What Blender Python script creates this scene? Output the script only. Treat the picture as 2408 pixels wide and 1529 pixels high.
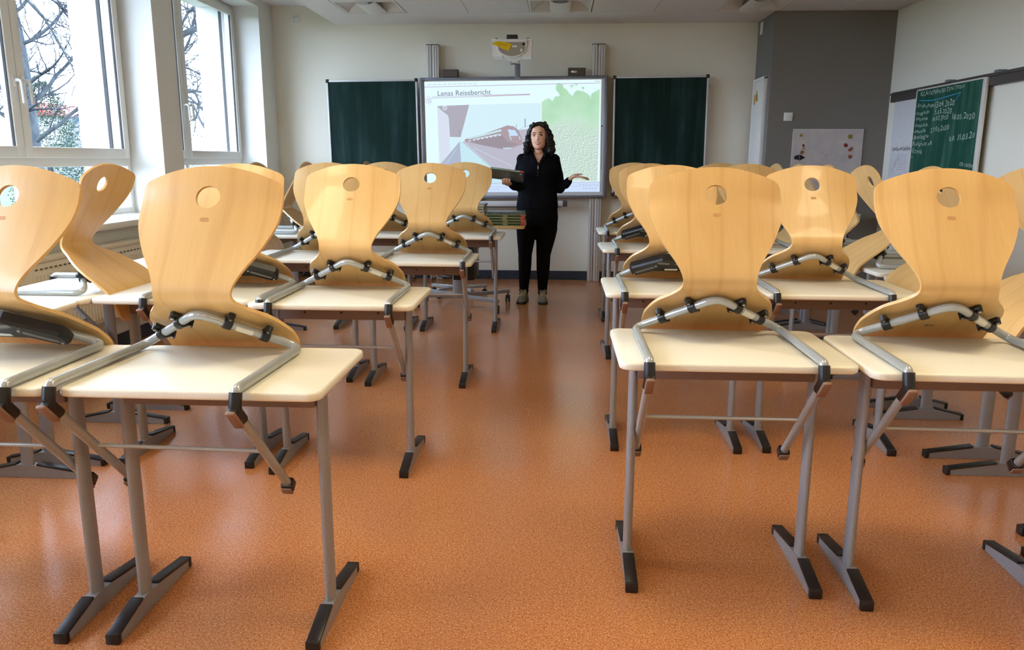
import bpy, bmesh, math, random
from mathutils import Vector, Matrix, noise
from mathutils.geometry import delaunay_2d_cdt

for o in list(bpy.data.objects):
    bpy.data.objects.remove(o, do_unlink=True)
SC = bpy.context.scene
COL = SC.collection
R = math.radians
PI = math.pi

# ------------------------------------------------------------------ camera
def make_camera():
    yaw, pitch, roll = R(3.26684), R(11.88410), R(0.2224)
    f = Vector((-math.sin(yaw) * math.cos(pitch), math.cos(yaw) * math.cos(pitch), -math.sin(pitch)))
    r = Vector((math.cos(yaw), math.sin(yaw), 0))
    u = r.cross(f)
    r2 = r * math.cos(roll) + u * math.sin(roll)
    u2 = -r * math.sin(roll) + u * math.cos(roll)
    cd = bpy.data.cameras.new('camera')
    cd.sensor_width = 36.0
    cd.lens = 1850.0 / 2408.0 * 36.0
    cd.clip_start, cd.clip_end = 0.02, 2000
    c = bpy.data.objects.new('camera', cd)
    m = Matrix((r2, u2, -f)).transposed().to_4x4()
    m.translation = (0, 0, 1.33)
    c.matrix_world = m
    COL.objects.link(c)
    SC.camera = c
make_camera()

# ------------------------------------------------------------------ sky, exposure
SKY_STRENGTH = 17.5
LAMP_POWER = 14.0
LAMP_COLOR = (1.0, 0.85, 0.56)
w = bpy.data.worlds.new('overcast_sky')
SC.world = w
w.use_nodes = True
nt = w.node_tree
bg = nt.nodes['Background']
bg.inputs[0].default_value = (0.63, 0.77, 1.0, 1)
bg.inputs[1].default_value = SKY_STRENGTH
vs = SC.view_settings
vs.view_transform = 'Standard'
vs.look = 'None'
vs.exposure = 0.0
vs.gamma = 1.0
vs.use_curve_mapping = False
SC.cycles.max_bounces = 7
SC.cycles.diffuse_bounces = 3
SC.cycles.glossy_bounces = 3
SC.cycles.caustics_reflective = False
SC.cycles.caustics_refractive = False

# ------------------------------------------------------------------ materials
MATS = {}
def srgb(r, g, b):
    f = lambda c: (c / 255 / 12.92) if c / 255 <= 0.04045 else ((c / 255 + 0.055) / 1.055) ** 2.4
    return (f(r), f(g), f(b), 1)

def mat(name, col, rough=0.5, metal=0.0, spec=0.5, coat=0.0, emit=None, emit_s=0.0):
    m = bpy.data.materials.new(name)
    m.use_nodes = True
    b = m.node_tree.nodes['Principled BSDF']
    if len(col) == 3:
        col = (*col, 1)
    b.inputs['Base Color'].default_value = col
    b.inputs['Roughness'].default_value = rough
    b.inputs['Metallic'].default_value = metal
    b.inputs['Specular IOR Level'].default_value = spec
    b.inputs['Coat Weight'].default_value = coat
    if emit:
        b.inputs['Emission Color'].default_value = (*emit[:3], 1)
        b.inputs['Emission Strength'].default_value = emit_s
    m.diffuse_color = col
    MATS[name] = m
    return m

class N:
    """little node helper"""
    def __init__(s, m):
        s.m = m; s.t = m.node_tree; s.b = s.t.nodes['Principled BSDF']
    def new(s, typ, **kw):
        n = s.t.nodes.new(typ)
        for k, v in kw.items():
            if k.startswith('i_'):
                n.inputs[k[2:].replace('_', ' ')].default_value = v
            else:
                setattr(n, k, v)
        return n
    def link(s, a, ao, b, bi):
        s.t.links.new(a.outputs[ao], b.inputs[bi])
    def coords(s, out='Object', scale=(1, 1, 1), rot=(0, 0, 0)):
        c = s.new('ShaderNodeTexCoord'); mp = s.new('ShaderNodeMapping')
        mp.inputs['Scale'].default_value = scale
        mp.inputs['Rotation'].default_value = rot
        s.link(c, out, mp, 'Vector')
        return mp
    def noise(s, mp, scale=5, detail=3, rough=0.5, dist=0.0):
        n = s.new('ShaderNodeTexNoise')
        n.inputs['Scale'].default_value = scale
        n.inputs['Detail'].default_value = detail
        n.inputs['Roughness'].default_value = rough
        n.inputs['Distortion'].default_value = dist
        if mp: s.link(mp, 0, n, 'Vector')
        return n
    def ramp(s, src, so, stops, interp='LINEAR'):
        r = s.new('ShaderNodeValToRGB')
        r.color_ramp.interpolation = interp
        e = r.color_ramp.elements
        while len(e) < len(stops): e.new(0.5)
        for i, (p, c) in enumerate(stops):
            e[i].position = p
            e[i].color = c if len(c) == 4 else (*c, 1)
        s.link(src, so, r, 'Fac')
        return r
    def mix(s, fac, a, b, mode='MIX'):
        n = s.new('ShaderNodeMix', data_type='RGBA', blend_type=mode)
        for val, idx in ((fac, 0), (a, 6), (b, 7)):
            if isinstance(val, tuple) and hasattr(val[0], 'outputs'):
                s.t.links.new(val[0].outputs[val[1]], n.inputs[idx])
            else:
                n.inputs[idx].default_value = val
        return n
    def bump(s, src, so, strength=0.1, dist=0.01):
        b = s.new('ShaderNodeBump')
        b.inputs['Strength'].default_value = strength
        b.inputs['Distance'].default_value = dist
        s.link(src, so, b, 'Height')
        s.link(b, 0, s.b, 'Normal')

def m_beech():
    m = mat('beech_plywood', srgb(222, 172, 98), rough=0.36, coat=0.12)
    n = N(m)
    info = n.new('ShaderNodeObjectInfo')
    tc = n.new('ShaderNodeTexCoord')
    add = n.new('ShaderNodeVectorMath', operation='ADD')
    sc = n.new('ShaderNodeVectorMath', operation='SCALE')
    comb = n.new('ShaderNodeCombineXYZ')
    for k in range(3): n.link(info, 'Random', comb, k)
    n.link(comb, 0, sc, 0); sc.inputs['Scale'].default_value = 37.0
    n.link(tc, 'Object', add, 0); n.link(sc, 0, add, 1)
    mp = n.new('ShaderNodeMapping'); mp.inputs['Scale'].default_value = (1, 0.25, 0.22)
    n.link(add, 0, mp, 'Vector')
    wide = n.noise(mp, 7, 2, 0.5, 0.6)
    ring = n.new('ShaderNodeTexWave', wave_type='BANDS', bands_direction='X')
    ring.inputs['Scale'].default_value = 3.2; ring.inputs['Distortion'].default_value = 9
    ring.inputs['Detail'].default_value = 2; ring.inputs['Detail Scale'].default_value = 0.9
    n.link(mp, 0, ring, 'Vector')
    mp2 = n.new('ShaderNodeMapping'); mp2.inputs['Scale'].default_value = (1, 0.06, 0.06)
    n.link(add, 0, mp2, 'Vector')
    fine = n.noise(mp2, 170, 2)
    c1 = n.ramp(wide, 'Fac', [(0.3, srgb(213, 170, 106)), (0.7, srgb(225, 186, 124))])
    c2 = n.ramp(ring, 'Fac', [(0.0, srgb(196, 150, 90)), (0.10, srgb(220, 180, 116)), (1.0, srgb(223, 184, 121))])
    mx = n.mix(0.30, (c1, 0), (c2, 0))
    f2 = n.ramp(fine, 'Fac', [(0.3, (0.86, 0.84, 0.80)), (0.65, (1.0, 1.0, 1.0))])
    mx2 = n.mix(0.35, (mx, 2), (f2, 0), 'MULTIPLY')
    hs = n.new('ShaderNodeHueSaturation')
    v = n.new('ShaderNodeMapRange'); v.inputs['To Min'].default_value = 0.9; v.inputs['To Max'].default_value = 1.06
    n.link(info, 'Random', v, 'Value'); n.link(v, 0, hs, 'Value'); n.link(mx2, 2, hs, 'Color')
    n.link(hs, 0, n.b, 'Base Color')
    return m

def m_floor():
    m = mat('orange_marmoleum', srgb(196, 118, 62), rough=0.24)
    n = N(m)
    mp = n.coords('Object')
    a = n.noise(mp, 120, 3, 0.6)
    b = n.noise(mp, 270, 2, 0.6)
    c = n.noise(mp, 1.3, 2, 0.5)
    v = n.new('ShaderNodeTexVoronoi', feature='F1'); v.inputs['Scale'].default_value = 120
    n.link(mp, 0, v, 'Vector')
    base = n.ramp(a, 'Fac', [(0.30, srgb(152, 84, 44)), (0.5, srgb(184, 113, 64)), (0.72, srgb(206, 141, 88))])
    sp = n.ramp(b, 'Fac', [(0.57, (0, 0, 0)), (0.63, (1, 1, 1))])
    light = n.mix((sp, 0), (base, 0), srgb(240, 196, 144))
    dk = n.ramp(v, 'Distance', [(0.0, (1, 1, 1)), (0.16, (0, 0, 0))])
    dfac = n.new('ShaderNodeMath', operation='MULTIPLY'); dfac.inputs[1].default_value = 0.4
    n.link(dk, 0, dfac, 0)
    dark = n.mix((dfac, 0), (light, 2), srgb(150, 84, 46))
    big = n.ramp(c, 'Fac', [(0.35, (0.94, 0.92, 0.92)), (0.65, (1.0, 1.0, 1.0))])
    fin = n.mix(1.0, (dark, 2), (big, 0), 'MULTIPLY')
    n.link(fin, 2, n.b, 'Base Color')
    r = n.ramp(c, 'Fac', [(0.3, (0.17, 0.17, 0.17)), (0.7, (0.25, 0.25, 0.25))])
    n.link(r, 0, n.b, 'Roughness')
    n.bump(a, 'Fac', 0.03, 0.002)
    return m

def m_plaster(name, col, amt=0.04, scale=60):
    m = mat(name, col, rough=0.85, spec=0.2)
    n = N(m)
    mp = n.coords('Object')
    a = n.noise(mp, scale, 4, 0.6)
    c = n.noise(mp, 0.9, 2)
    r = n.ramp(c, 'Fac', [(0.3, tuple(x * (1 - amt) for x in col[:3])), (0.7, col[:3])])
    n.link(r, 0, n.b, 'Base Color')
    n.bump(a, 'Fac', 0.08, 0.004)
    return m

def m_chalkboard(name, col, smear, amount=0.5):
    m = mat(name, col, rough=0.7, spec=0.18)
    n = N(m)
    mp = n.coords('Object', (1, 1, 0.10))
    a = n.noise(mp, 7, 4, 0.6, 0.3)
    mp2 = n.coords('Object', (1, 1, 0.5))
    b = n.noise(mp2, 3, 3, 0.55)
    r = n.ramp(a, 'Fac', [(0.46, (0, 0, 0)), (0.66, (amount, amount, amount))])
    r2 = n.ramp(b, 'Fac', [(0.35, (0.25, 0.25, 0.25)), (0.65, (1, 1, 1))])
    f = n.mix(1.0, (r, 0), (r2, 0), 'MULTIPLY')
    c = n.mix((f, 2), col, smear)
    n.link(c, 2, n.b, 'Base Color')
    return m

def m_tabletop():
    m = mat('cream_laminate', srgb(232, 222, 192), rough=0.32)
    n = N(m)
    a = n.noise(n.coords('Object'), 220, 2)
    r = n.ramp(a, 'Fac', [(0.35, srgb(233, 228, 210)), (0.65, srgb(240, 236, 220))])
    n.link(r, 0, n.b, 'Base Color')
    return m

def m_paint(name, col, rough, metal, flake=0.06):
    m = mat(name, col, rough=rough, metal=metal)
    n = N(m)
    a = n.noise(n.coords('Object'), 260, 2)
    lo = tuple(x * (1 - flake) for x in col[:3]); hi = tuple(min(1, x * (1 + flake)) for x in col[:3])
    r = n.ramp(a, 'Fac', [(0.35, lo), (0.65, hi)])
    n.link(r, 0, n.b, 'Base Color')
    return m

def m_glass():
    m = bpy.data.materials.new('window_glass'); m.use_nodes = True
    t = m.node_tree
    t.nodes.remove(t.nodes['Principled BSDF'])
    out = t.nodes['Material Output']
    tr = t.nodes.new('ShaderNodeBsdfTransparent'); tr.inputs[0].default_value = (0.95, 0.96, 0.97, 1)
    gl = t.nodes.new('ShaderNodeBsdfGlossy'); gl.inputs['Roughness'].default_value = 0.02
    lw = t.nodes.new("ShaderNodeLayerWeight"); fr = t.nodes.new("ShaderNodeMath"); fr.operation = "POWER"; fr.inputs[1].default_value = 5.0; t.links.new(lw.outputs["Facing"], fr.inputs[0])
    mx = t.nodes.new('ShaderNodeMixShader')
    t.links.new(fr.outputs[0], mx.inputs[0]); t.links.new(tr.outputs[0], mx.inputs[1]); t.links.new(gl.outputs[0], mx.inputs[2])
    t.links.new(mx.outputs[0], out.inputs[0])
    MATS['window_glass'] = m
    return m

def m_emit(name, col, s=1.0):
    m = mat(name, (0.02, 0.02, 0.02), rough=0.6, spec=0.2, emit=col, emit_s=s)
    return m

def m_noisy(name, c1, c2, scale, rough=0.8, bump=0.0, stretch=(1, 1, 1), detail=4):
    m = mat(name, c1, rough=rough, spec=0.3)
    n = N(m)
    a = n.noise(n.coords('Object', stretch), scale, detail, 0.6)
    r = n.ramp(a, 'Fac', [(0.35, c1), (0.65, c2)])
    n.link(r, 0, n.b, 'Base Color')
    if bump: n.bump(a, 'Fac', bump, 0.02)
    return m

m_beech(); m_floor(); m_tabletop(); m_glass()
m_plaster('wall_paint', srgb(234, 229, 213)); m_plaster('reveal_paint', srgb(232, 231, 226))
m_plaster('grey_wall_paint', srgb(126, 122, 116)); m_plaster('ceiling_paint', srgb(232, 228, 226), 0.02)
m_plaster('ceiling_board', srgb(228, 224, 222), 0.03, 240); m_plaster('outside_render', srgb(236, 240, 242))
m_chalkboard('dark_chalkboard', srgb(5, 33, 28), srgb(52, 80, 80), 0.55)
m_chalkboard('green_chalkboard', srgb(24, 72, 58), srgb(96, 140, 122), 0.5)
m_paint('grey_tube', srgb(172, 177, 178), 0.2, 0.3)
m_paint('grey_leg', srgb(150, 150, 152), 0.38, 0.25)
m_paint('beam_brown', srgb(128, 110, 102), 0.5, 0.2)
mat('black_plastic', srgb(22, 22, 24), rough=0.38)
mat('blue_black_plastic', srgb(11, 11, 14), rough=0.3)
mat('glide_brown', srgb(138, 108, 90), rough=0.6)
mat('mechanism_inlay', srgb(110, 106, 100), rough=0.5)
mat('white_label', srgb(222, 218, 206), rough=0.6)
mat('label_print', srgb(60, 55, 55), rough=0.7)
m_paint('window_white', srgb(226, 224, 216), 0.35, 0.0, 0.02)
mat('seal_black', srgb(18, 18, 20), rough=0.6)
mat('white_plastic', srgb(224, 222, 216), rough=0.4)
m_paint('aluminium', srgb(216, 213, 206), 0.4, 0.12)
m_paint('board_frame_grey', srgb(120, 122, 132), 0.4, 0.3)
m_paint('board_rail', srgb(84, 78, 76), 0.45, 0.3)
m_paint('radiator_white', srgb(226, 219, 198), 0.4, 0.0, 0.02)
mat('radiator_slot', srgb(120, 112, 96), rough=0.7)
m_paint('whiteboard_rim', srgb(206, 204, 204), 0.4, 0.1)
mat('dark_grey', srgb(62, 60, 60), rough=0.5)
m_noisy('baseboard_blue', srgb(48, 54, 64), srgb(56, 62, 72), 40, 0.5)
mat('screw_metal', srgb(200, 200, 198), rough=0.25, metal=0.8)

# ------------------------------------------------------------------ geometry helpers
class MB:
    def __init__(s):
        s.v = []; s.f = []; s.m = []; s.cur = 0
    def add(s, verts, faces):
        o = len(s.v)
        s.v += [Vector(p) for p in verts]
        for f in faces:
            s.f.append([i + o for i in f]); s.m.append(s.cur)
        return s
    def box(s, x0, x1, y0, y1, z0, z1, M=None):
        p = [Vector((x, y, z)) for z in (z0, z1) for y in (y0, y1) for x in (x0, x1)]
        if M: p = [M @ q for q in p]
        return s.add(p, [(0, 2, 3, 1), (4, 5, 7, 6), (0, 1, 5, 4), (2, 6, 7, 3), (0, 4, 6, 2), (1, 3, 7, 5)])
    def bbox(s, x0, x1, y0, y1, z0, z1, b=0.003, M=None):
        """box with chamfered edges"""
        b = min(b, (x1 - x0) / 2.2, (y1 - y0) / 2.2, (z1 - z0) / 2.2)
        bm = bmesh.new()
        bmesh.ops.create_cube(bm, size=1)
        for v in bm.verts:
            v.co = Vector((x0 + (v.co.x + .5) * (x1 - x0), y0 + (v.co.y + .5) * (y1 - y0), z0 + (v.co.z + .5) * (z1 - z0)))
        bmesh.ops.bevel(bm, geom=bm.edges[:], offset=b, segments=2, profile=0.5, affect='EDGES')
        bm.verts.index_update()
        pv = [(M @ v.co if M else v.co.copy()) for v in bm.verts]
        s.add(pv, [[v.index for v in f.verts] for f in bm.faces])
        bm.free()
        return s
    def prism(s, poly, a0, a1, axis='z', M=None):
        """extrude 2D polygon (ccw) between a0 and a1 along axis"""
        n = len(poly)
        def P(p, a):
            q = {'z': (p[0], p[1], a), 'y': (p[0], a, p[1]), 'x': (a, p[0], p[1])}[axis]
            q = Vector(q)
            return M @ q if M else q
        vs_ = [P(p, a0) for p in poly] + [P(p, a1) for p in poly]
        fs = [list(range(n))[::-1], list(range(n, 2 * n))] + [(i, (i + 1) % n, n + (i + 1) % n, n + i) for i in range(n)]
        return s.add(vs_, fs)
    def tube(s, path, r, n=10, cap=True, ry=None, up=None):
        path = [Vector(p) for p in path]
        k = len(path)
        rad = r if isinstance(r, (list, tuple)) else [r] * k
        t = []
        for i in range(k):
            d = path[min(i + 1, k - 1)] - path[max(i - 1, 0)]
            t.append(d.normalized() if d.length > 1e-9 else Vector((0, 0, 1)))
        ref = Vector(up) if up else (Vector((0, 0, 1)) if abs(t[0].z) < 0.9 else Vector((1, 0, 0)))
        nx = (ref - t[0] * ref.dot(t[0])).normalized()
        vs_, fs = [], []
        for i in range(k):
            if i:
                ax = t[i - 1].cross(t[i])
                if ax.length > 1e-8:
                    nx = Matrix.Rotation(t[i - 1].angle(t[i]), 3, ax.normalized()) @ nx
                nx = (nx - t[i] * nx.dot(t[i])).normalized()
            b = t[i].cross(nx)
            for j in range(n):
                a = 2 * PI * j / n
                vs_.append(path[i] + nx * (math.cos(a) * rad[i]) + b * (math.sin(a) * (rad[i] if ry is None else ry)))
        for i in range(k - 1):
            for j in range(n):
                fs.append((i * n + j, i * n + (j + 1) % n, (i + 1) * n + (j + 1) % n, (i + 1) * n + j))
        if cap:
            fs.append(list(range(n))[::-1]); fs.append([(k - 1) * n + j for j in range(n)])
        return s.add(vs_, fs)
    def lathe(s, prof, n=16, c=(0, 0, 0), M=None):
        """prof [(r,z)] around z axis at c"""
        vs_, fs = [], []
        c = Vector(c)
        for r, z in prof:
            for j in range(n):
                a = 2 * PI * j / n
                p = Vector((r * math.cos(a), r * math.sin(a), z))
                vs_.append((M @ p if M else p) + c)
        k = len(prof)
        for i in range(k - 1):
            for j in range(n):
                fs.append((i * n + j, i * n + (j + 1) % n, (i + 1) * n + (j + 1) % n, (i + 1) * n + j))
        fs.append(list(range(n))[::-1]); fs.append([(k - 1) * n + j for j in range(n)])
        return s.add(vs_, fs)
    def loft(s, rings, cap=True):
        n = len(rings[0]); vs_ = [p for r in rings for p in r]; fs = []
        for i in range(len(rings) - 1):
            for j in range(n):
                fs.append((i * n + j, i * n + (j + 1) % n, (i + 1) * n + (j + 1) % n, (i + 1) * n + j))
        if cap:
            fs.append(list(range(n))[::-1]); fs.append([(len(rings) - 1) * n + j for j in range(n)])
        return s.add(vs_, fs)
    def sphere(s, c, rx, ry=None, rz=None, nu=16, nv=10):
        ry = ry or rx; rz = rz or rx
        rings = []
        for i in range(nv + 1):
            a = -PI / 2 + PI * i / nv
            ca = max(math.cos(a), 1e-3)
            rings.append([Vector((c[0] + rx * ca * math.cos(2 * PI * j / nu), c[1] + ry * ca * math.sin(2 * PI * j / nu), c[2] + rz * math.sin(a))) for j in range(nu)])
        return s.loft(rings)
    def mesh(s, name, mats, smooth=0):
        me = bpy.data.meshes.new(name)
        me.from_pydata(s.v, [], s.f)
        if not isinstance(mats, (list, tuple)): mats = [mats]
        for q in mats: me.materials.append(MATS[q] if isinstance(q, str) else q)
        if len(mats) > 1: me.polygons.foreach_set('material_index', s.m)
        bm = bmesh.new(); bm.from_mesh(me)
        bmesh.ops.recalc_face_normals(bm, faces=bm.faces)
        if smooth:
            for f in bm.faces: f.smooth = True
            for e in bm.edges:
                if len(e.link_faces) == 2 and e.calc_face_angle(0) > R(smooth): e.smooth = False
        bm.to_mesh(me); bm.free()
        return me
    def obj(s, name, mats, parent=None, smooth=0):
        return link(name, s.mesh(name, mats, smooth), parent)

def link(name, data, parent=None):
    o = bpy.data.objects.new(name, data)
    COL.objects.link(o)
    if parent: o.parent = parent
    return o

def thing(name, label, cat, loc=(0, 0, 0), rz=0.0, group=None, kind=None):
    o = bpy.data.objects.new(name, None)
    o.empty_display_size = 0.05
    COL.objects.link(o)
    o.location = loc; o.rotation_euler = (0, 0, rz)
    return tag(o, label, cat, group, kind)

def tag(o, label=None, cat=None, group=None, kind=None):
    if label: o['label'] = label
    if cat: o['category'] = cat
    if group: o['group'] = group
    if kind: o['kind'] = kind
    return o

def struct(o, label=None, cat=None):
    o['kind'] = 'structure'
    if label: o['label'] = label
    if cat: o['category'] = cat
    return o

def fillet(pts, rads, seg=6):
    pts = [Vector(p) for p in pts]
    out = [pts[0]]
    for i in range(1, len(pts) - 1):
        a, b, c = pts[i - 1], pts[i], pts[i + 1]
        r = rads[i - 1]
        d1, d2 = (a - b).normalized(), (c - b).normalized()
        th = d1.angle(d2)
        L = min(r / math.tan(th / 2), (a - b).length * 0.49, (c - b).length * 0.49)
        p1, p2 = b + d1 * L, b + d2 * L
        for k in range(seg + 1):
            t = k / seg
            # quadratic bezier, close to an arc
            q = p1 * (1 - t) ** 2 + b * 2 * t * (1 - t) + p2 * t * t
            out.append(q)
    out.append(pts[-1])
    return out

def rrect(x0, x1, y0, y1, r, seg=5):
    pts = []
    for cx, cy, a0 in ((x1 - r, y1 - r, 0), (x0 + r, y1 - r, 90), (x0 + r, y0 + r, 180), (x1 - r, y0 + r, 270)):
        for k in range(seg + 1):
            a = R(a0 + 90 * k / seg)
            pts.append((cx + r * math.cos(a), cy + r * math.sin(a)))
    return pts

def slab(mb, poly, z0, z1, b):
    """polygon slab with rounded-over edges (offset towards centroid)"""
    cx = sum(p[0] for p in poly) / len(poly); cy = sum(p[1] for p in poly) / len(poly)
    n = len(poly)
    def off(d):
        out = []
        for i in range(n):
            p0, p1, p2 = (Vector(poly[i - 1]), Vector(poly[i]), Vector(poly[(i + 1) % n]))
            e = (p2 - p0)
            nrm = Vector((-e.y, e.x)); nrm.normalize()
            if nrm.dot(Vector((cx, cy)) - p1) < 0: nrm = -nrm
            out.append(p1 + nrm * d)
        return out
    rings = []
    for d, z in ((b, z0), (b * .3, z0 + b * .3), (0, z0 + b), (0, z1 - b), (b * .3, z1 - b * .3), (b, z1)):
        rings.append([Vector((p.x, p.y, z)) for p in off(d)])
    mb.loft(rings)
    return mb

def text_mesh(body, size, M, mb, jitter=0.0, bold=0.0, spacing=1.0, shear=0.0, seed=1, upscale=1.0):
    """lettering as flat faces, added to mb; M maps the text plane (x right, y up) into the world"""
    rnd = random.Random(seed)
    x = 0.0
    chunks = list(body) if jitter else [body]
    for ch in chunks:
        if ch == ' ':
            x += size * 0.33 * spacing
            continue
        cu = bpy.data.curves.new('t', 'FONT')
        cu.body = ch; cu.size = size * (1 + jitter * rnd.uniform(-.35, .35)); cu.offset = bold; cu.shear = shear; cu.resolution_u = 3
        cu.space_character = spacing
        ob = bpy.data.objects.new('t', cu)
        COL.objects.link(ob)
        dg = bpy.context.evaluated_depsgraph_get()
        me = bpy.data.meshes.new_from_object(ob.evaluated_get(dg))
        wmax = max((v.co.x for v in me.vertices), default=0)
        rot = Matrix.Rotation(jitter * rnd.uniform(-.25, .25), 4, 'Z')
        dy = size * jitter * rnd.uniform(-.15, .15)
        T = M @ Matrix.Translation((x, dy, 0)) @ rot
        mb.add([T @ v.co for v in me.vertices], [list(p.vertices) for p in me.polygons])
        bpy.data.objects.remove(ob); bpy.data.curves.remove(cu); bpy.data.meshes.remove(me)
        x += wmax + size * 0.10 * spacing
    return x

def remeshed(mb, name, mats, voxel=0.008, smooth_it=6, sm_fac=0.5, parent=None):
    me = mb.mesh(name + '_raw', mats)
    ob = bpy.data.objects.new('tmp', me); COL.objects.link(ob)
    rm = ob.modifiers.new('r', 'REMESH'); rm.mode = 'VOXEL'; rm.voxel_size = voxel
    if smooth_it:
        s = ob.modifiers.new('s', 'SMOOTH'); s.factor = sm_fac; s.iterations = smooth_it
    dg = bpy.context.evaluated_depsgraph_get()
    m2 = bpy.data.meshes.new_from_object(ob.evaluated_get(dg))
    m2.name = name
    bpy.data.objects.remove(ob); bpy.data.meshes.remove(me)
    m2.materials.clear()
    for q in (mats if isinstance(mats, (list, tuple)) else [mats]): m2.materials.append(MATS[q])
    m2.polygons.foreach_set('use_smooth', [True] * len(m2.polygons))
    return link(name, m2, parent)

def copy_tree(o, parent=None):
    c = o.copy(); COL.objects.link(c)
    if parent: c.parent = parent
    for ch in o.children:
        copy_tree(ch, c)
    return c

# ------------------------------------------------------------------ the room
XL, XR, YF, YB = -3.12, 3.23, 8.85, -2.2        # left pier face, right wall, front wall, back wall
XO = -3.78                                      # outer face of the window wall
ZLOW, ZHIGH = 2.745, 2.94
PERIOD = 2.25
WINS = [(4.285 - PERIOD * 2, 6.2 - PERIOD * 2), (4.285 - PERIOD, 6.2 - PERIOD), (4.285, 6.2), (6.535, 8.45)]
WZ0, WZ1 = 0.90, 2.865

m = MB().box(XO, XR + .2, YB - .2, YF + .2, -.12, 0)
struct(m.obj('floor', 'orange_marmoleum'), 'speckled orange linoleum floor of the classroom', 'floor')
m = MB().box(XL - .66, XR + .2, YF, YF + .2, 0, 3.2)
struct(m.obj('wall_front', 'wall_paint'), 'cream front wall behind the boards', 'wall')
m = MB().box(XR, XR + .2, YB - .2, YF, 0, 3.2)
struct(m.obj('wall_right', 'wall_paint'), 'cream right-hand wall carrying the green chalkboard', 'wall')
m = MB().box(XL - .66, XR + .2, YB - .2, YB, 0, 3.2)
struct(m.obj('wall_back', 'wall_paint'), 'cream rear wall behind the viewer', 'wall')

# window wall: piers, parapets and lintels between the openings
m = MB()
ys = [YB - .2] + [q for wdw in WINS for q in wdw] + [YF]
for i in range(0, len(ys), 2):
    m.box(XO, XL, ys[i], ys[i + 1], 0, 3.2)
for y0, y1 in WINS:
    m.box(XO, XL, y0, y1, 0, WZ0 - .03)
    m.box(XO, XL, y0, y1, WZ1, 3.2)
struct(m.obj('wall_left', 'reveal_paint'), 'window wall with deep white reveals and narrow piers', 'wall')

def window(idx, y0, y1, ym, lab):
    root = bpy.data.objects.new('window_%d' % idx, None); COL.objects.link(root)
    root.location = (-3.42, y0, WZ0)
    struct(root, lab, 'window')
    L = y1 - y0; mm = ym - y0; Ht = WZ1 - WZ0; zt0, zt1 = 0.368, 0.432
    f = MB()
    fw = .05
    for a in ((0, fw), (L - fw, L)): f.bbox(-.045, .03, a[0], a[1], 0, Ht, .004)
    for a in ((0, fw), (Ht - fw, Ht), (zt0, zt1)): f.bbox(-.044, .029, fw - .004, L - fw + .004, a[0], a[1], .004)
    f.bbox(-.043, .028, mm - .03, mm + .03, fw - .004, Ht - fw + .004, .004)
    f.obj('window_frame', 'window_white', root, 30)
    # upper casements standing a little proud of the frame
    for k, (a, b) in enumerate(((.035, mm - .004), (mm + .004, L - .035))):
        z0, z1 = zt1 - .004, Ht - .03
        s = MB(); sw = .072
        for q in ((a, a + sw), (b - sw, b)): s.bbox(.018, .05, q[0], q[1], z0, z1, .006)
        for q in ((z0, z0 + sw), (z1 - sw, z1)): s.bbox(.0185, .0495, a + sw - .006, b - sw + .006, q[0], q[1], .006)
        so = s.obj('sash', 'window_white', root, 30)
        MB().box(.030, .034, a + sw - .006, b - sw + .006, z0 + sw - .006, z1 - sw + .006).obj('pane', 'window_glass', so)
        g = MB()
        for q in ((a + sw - .001, a + sw + .005), (b - sw - .005, b - sw + .001)): g.box(.024, .04, q[0], q[1], z0 + sw, z1 - sw)
        g.obj('rubber_seal', 'seal_black', so)
        # handle on the meeting edge
        hy = b - .036 if k == 0 else a + .036
        hd = MB()
        hd.bbox(.05, .06, hy - .014, hy + .014, .86, .93, .003)
        hd.tube(fillet([(.055, hy, .90), (.10, hy, .90), (.105, hy, .76)], [.02], 4), .010, 8)
        hd.obj('handle', 'white_plastic', so, 40)
    MB().box(.021, .026, mm - .004, mm + .004, zt1 - .004, Ht - .03).obj('gap_seal', 'seal_black', root)
    for a, b in ((fw, mm - .03), (mm + .03, L - fw)):
        MB().box(-.02, -.014, a - .005, b + .005, fw - .005, zt0 + .005).obj('lower_pane', 'window_glass', root)
    # outside blind guide rails
    for q in (.028, L - .044): MB().box(-.11, -.085, q, q + .016, .02, Ht - .02).obj('blind_rail', 'seal_black', root)
    return root
labs = ['window behind the camera nearest the rear wall', 'window in the left wall beside the camera',
        'large white framed window with lever handle at the far left of the photo',
        'narrow looking white framed window between the two piers near the front wall']
for i, (y0, y1) in enumerate(WINS):
    window(i + 1, y0, y1, y0 + (.635 if i != 3 else .64), labs[i])
    o = MB().bbox(-3.39, -3.02, y0 - .012 if i else y0, y1 + .012, WZ0 - .045, WZ0 - .002, .006).obj('trim_%d' % (i + 1), 'window_white', None, 30)
    struct(o, ['white window sill behind the camera', 'white window sill left of the camera', 'white window sill under the large left window', 'white window sill under the window next to the front wall'][i], 'window sill')

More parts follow.
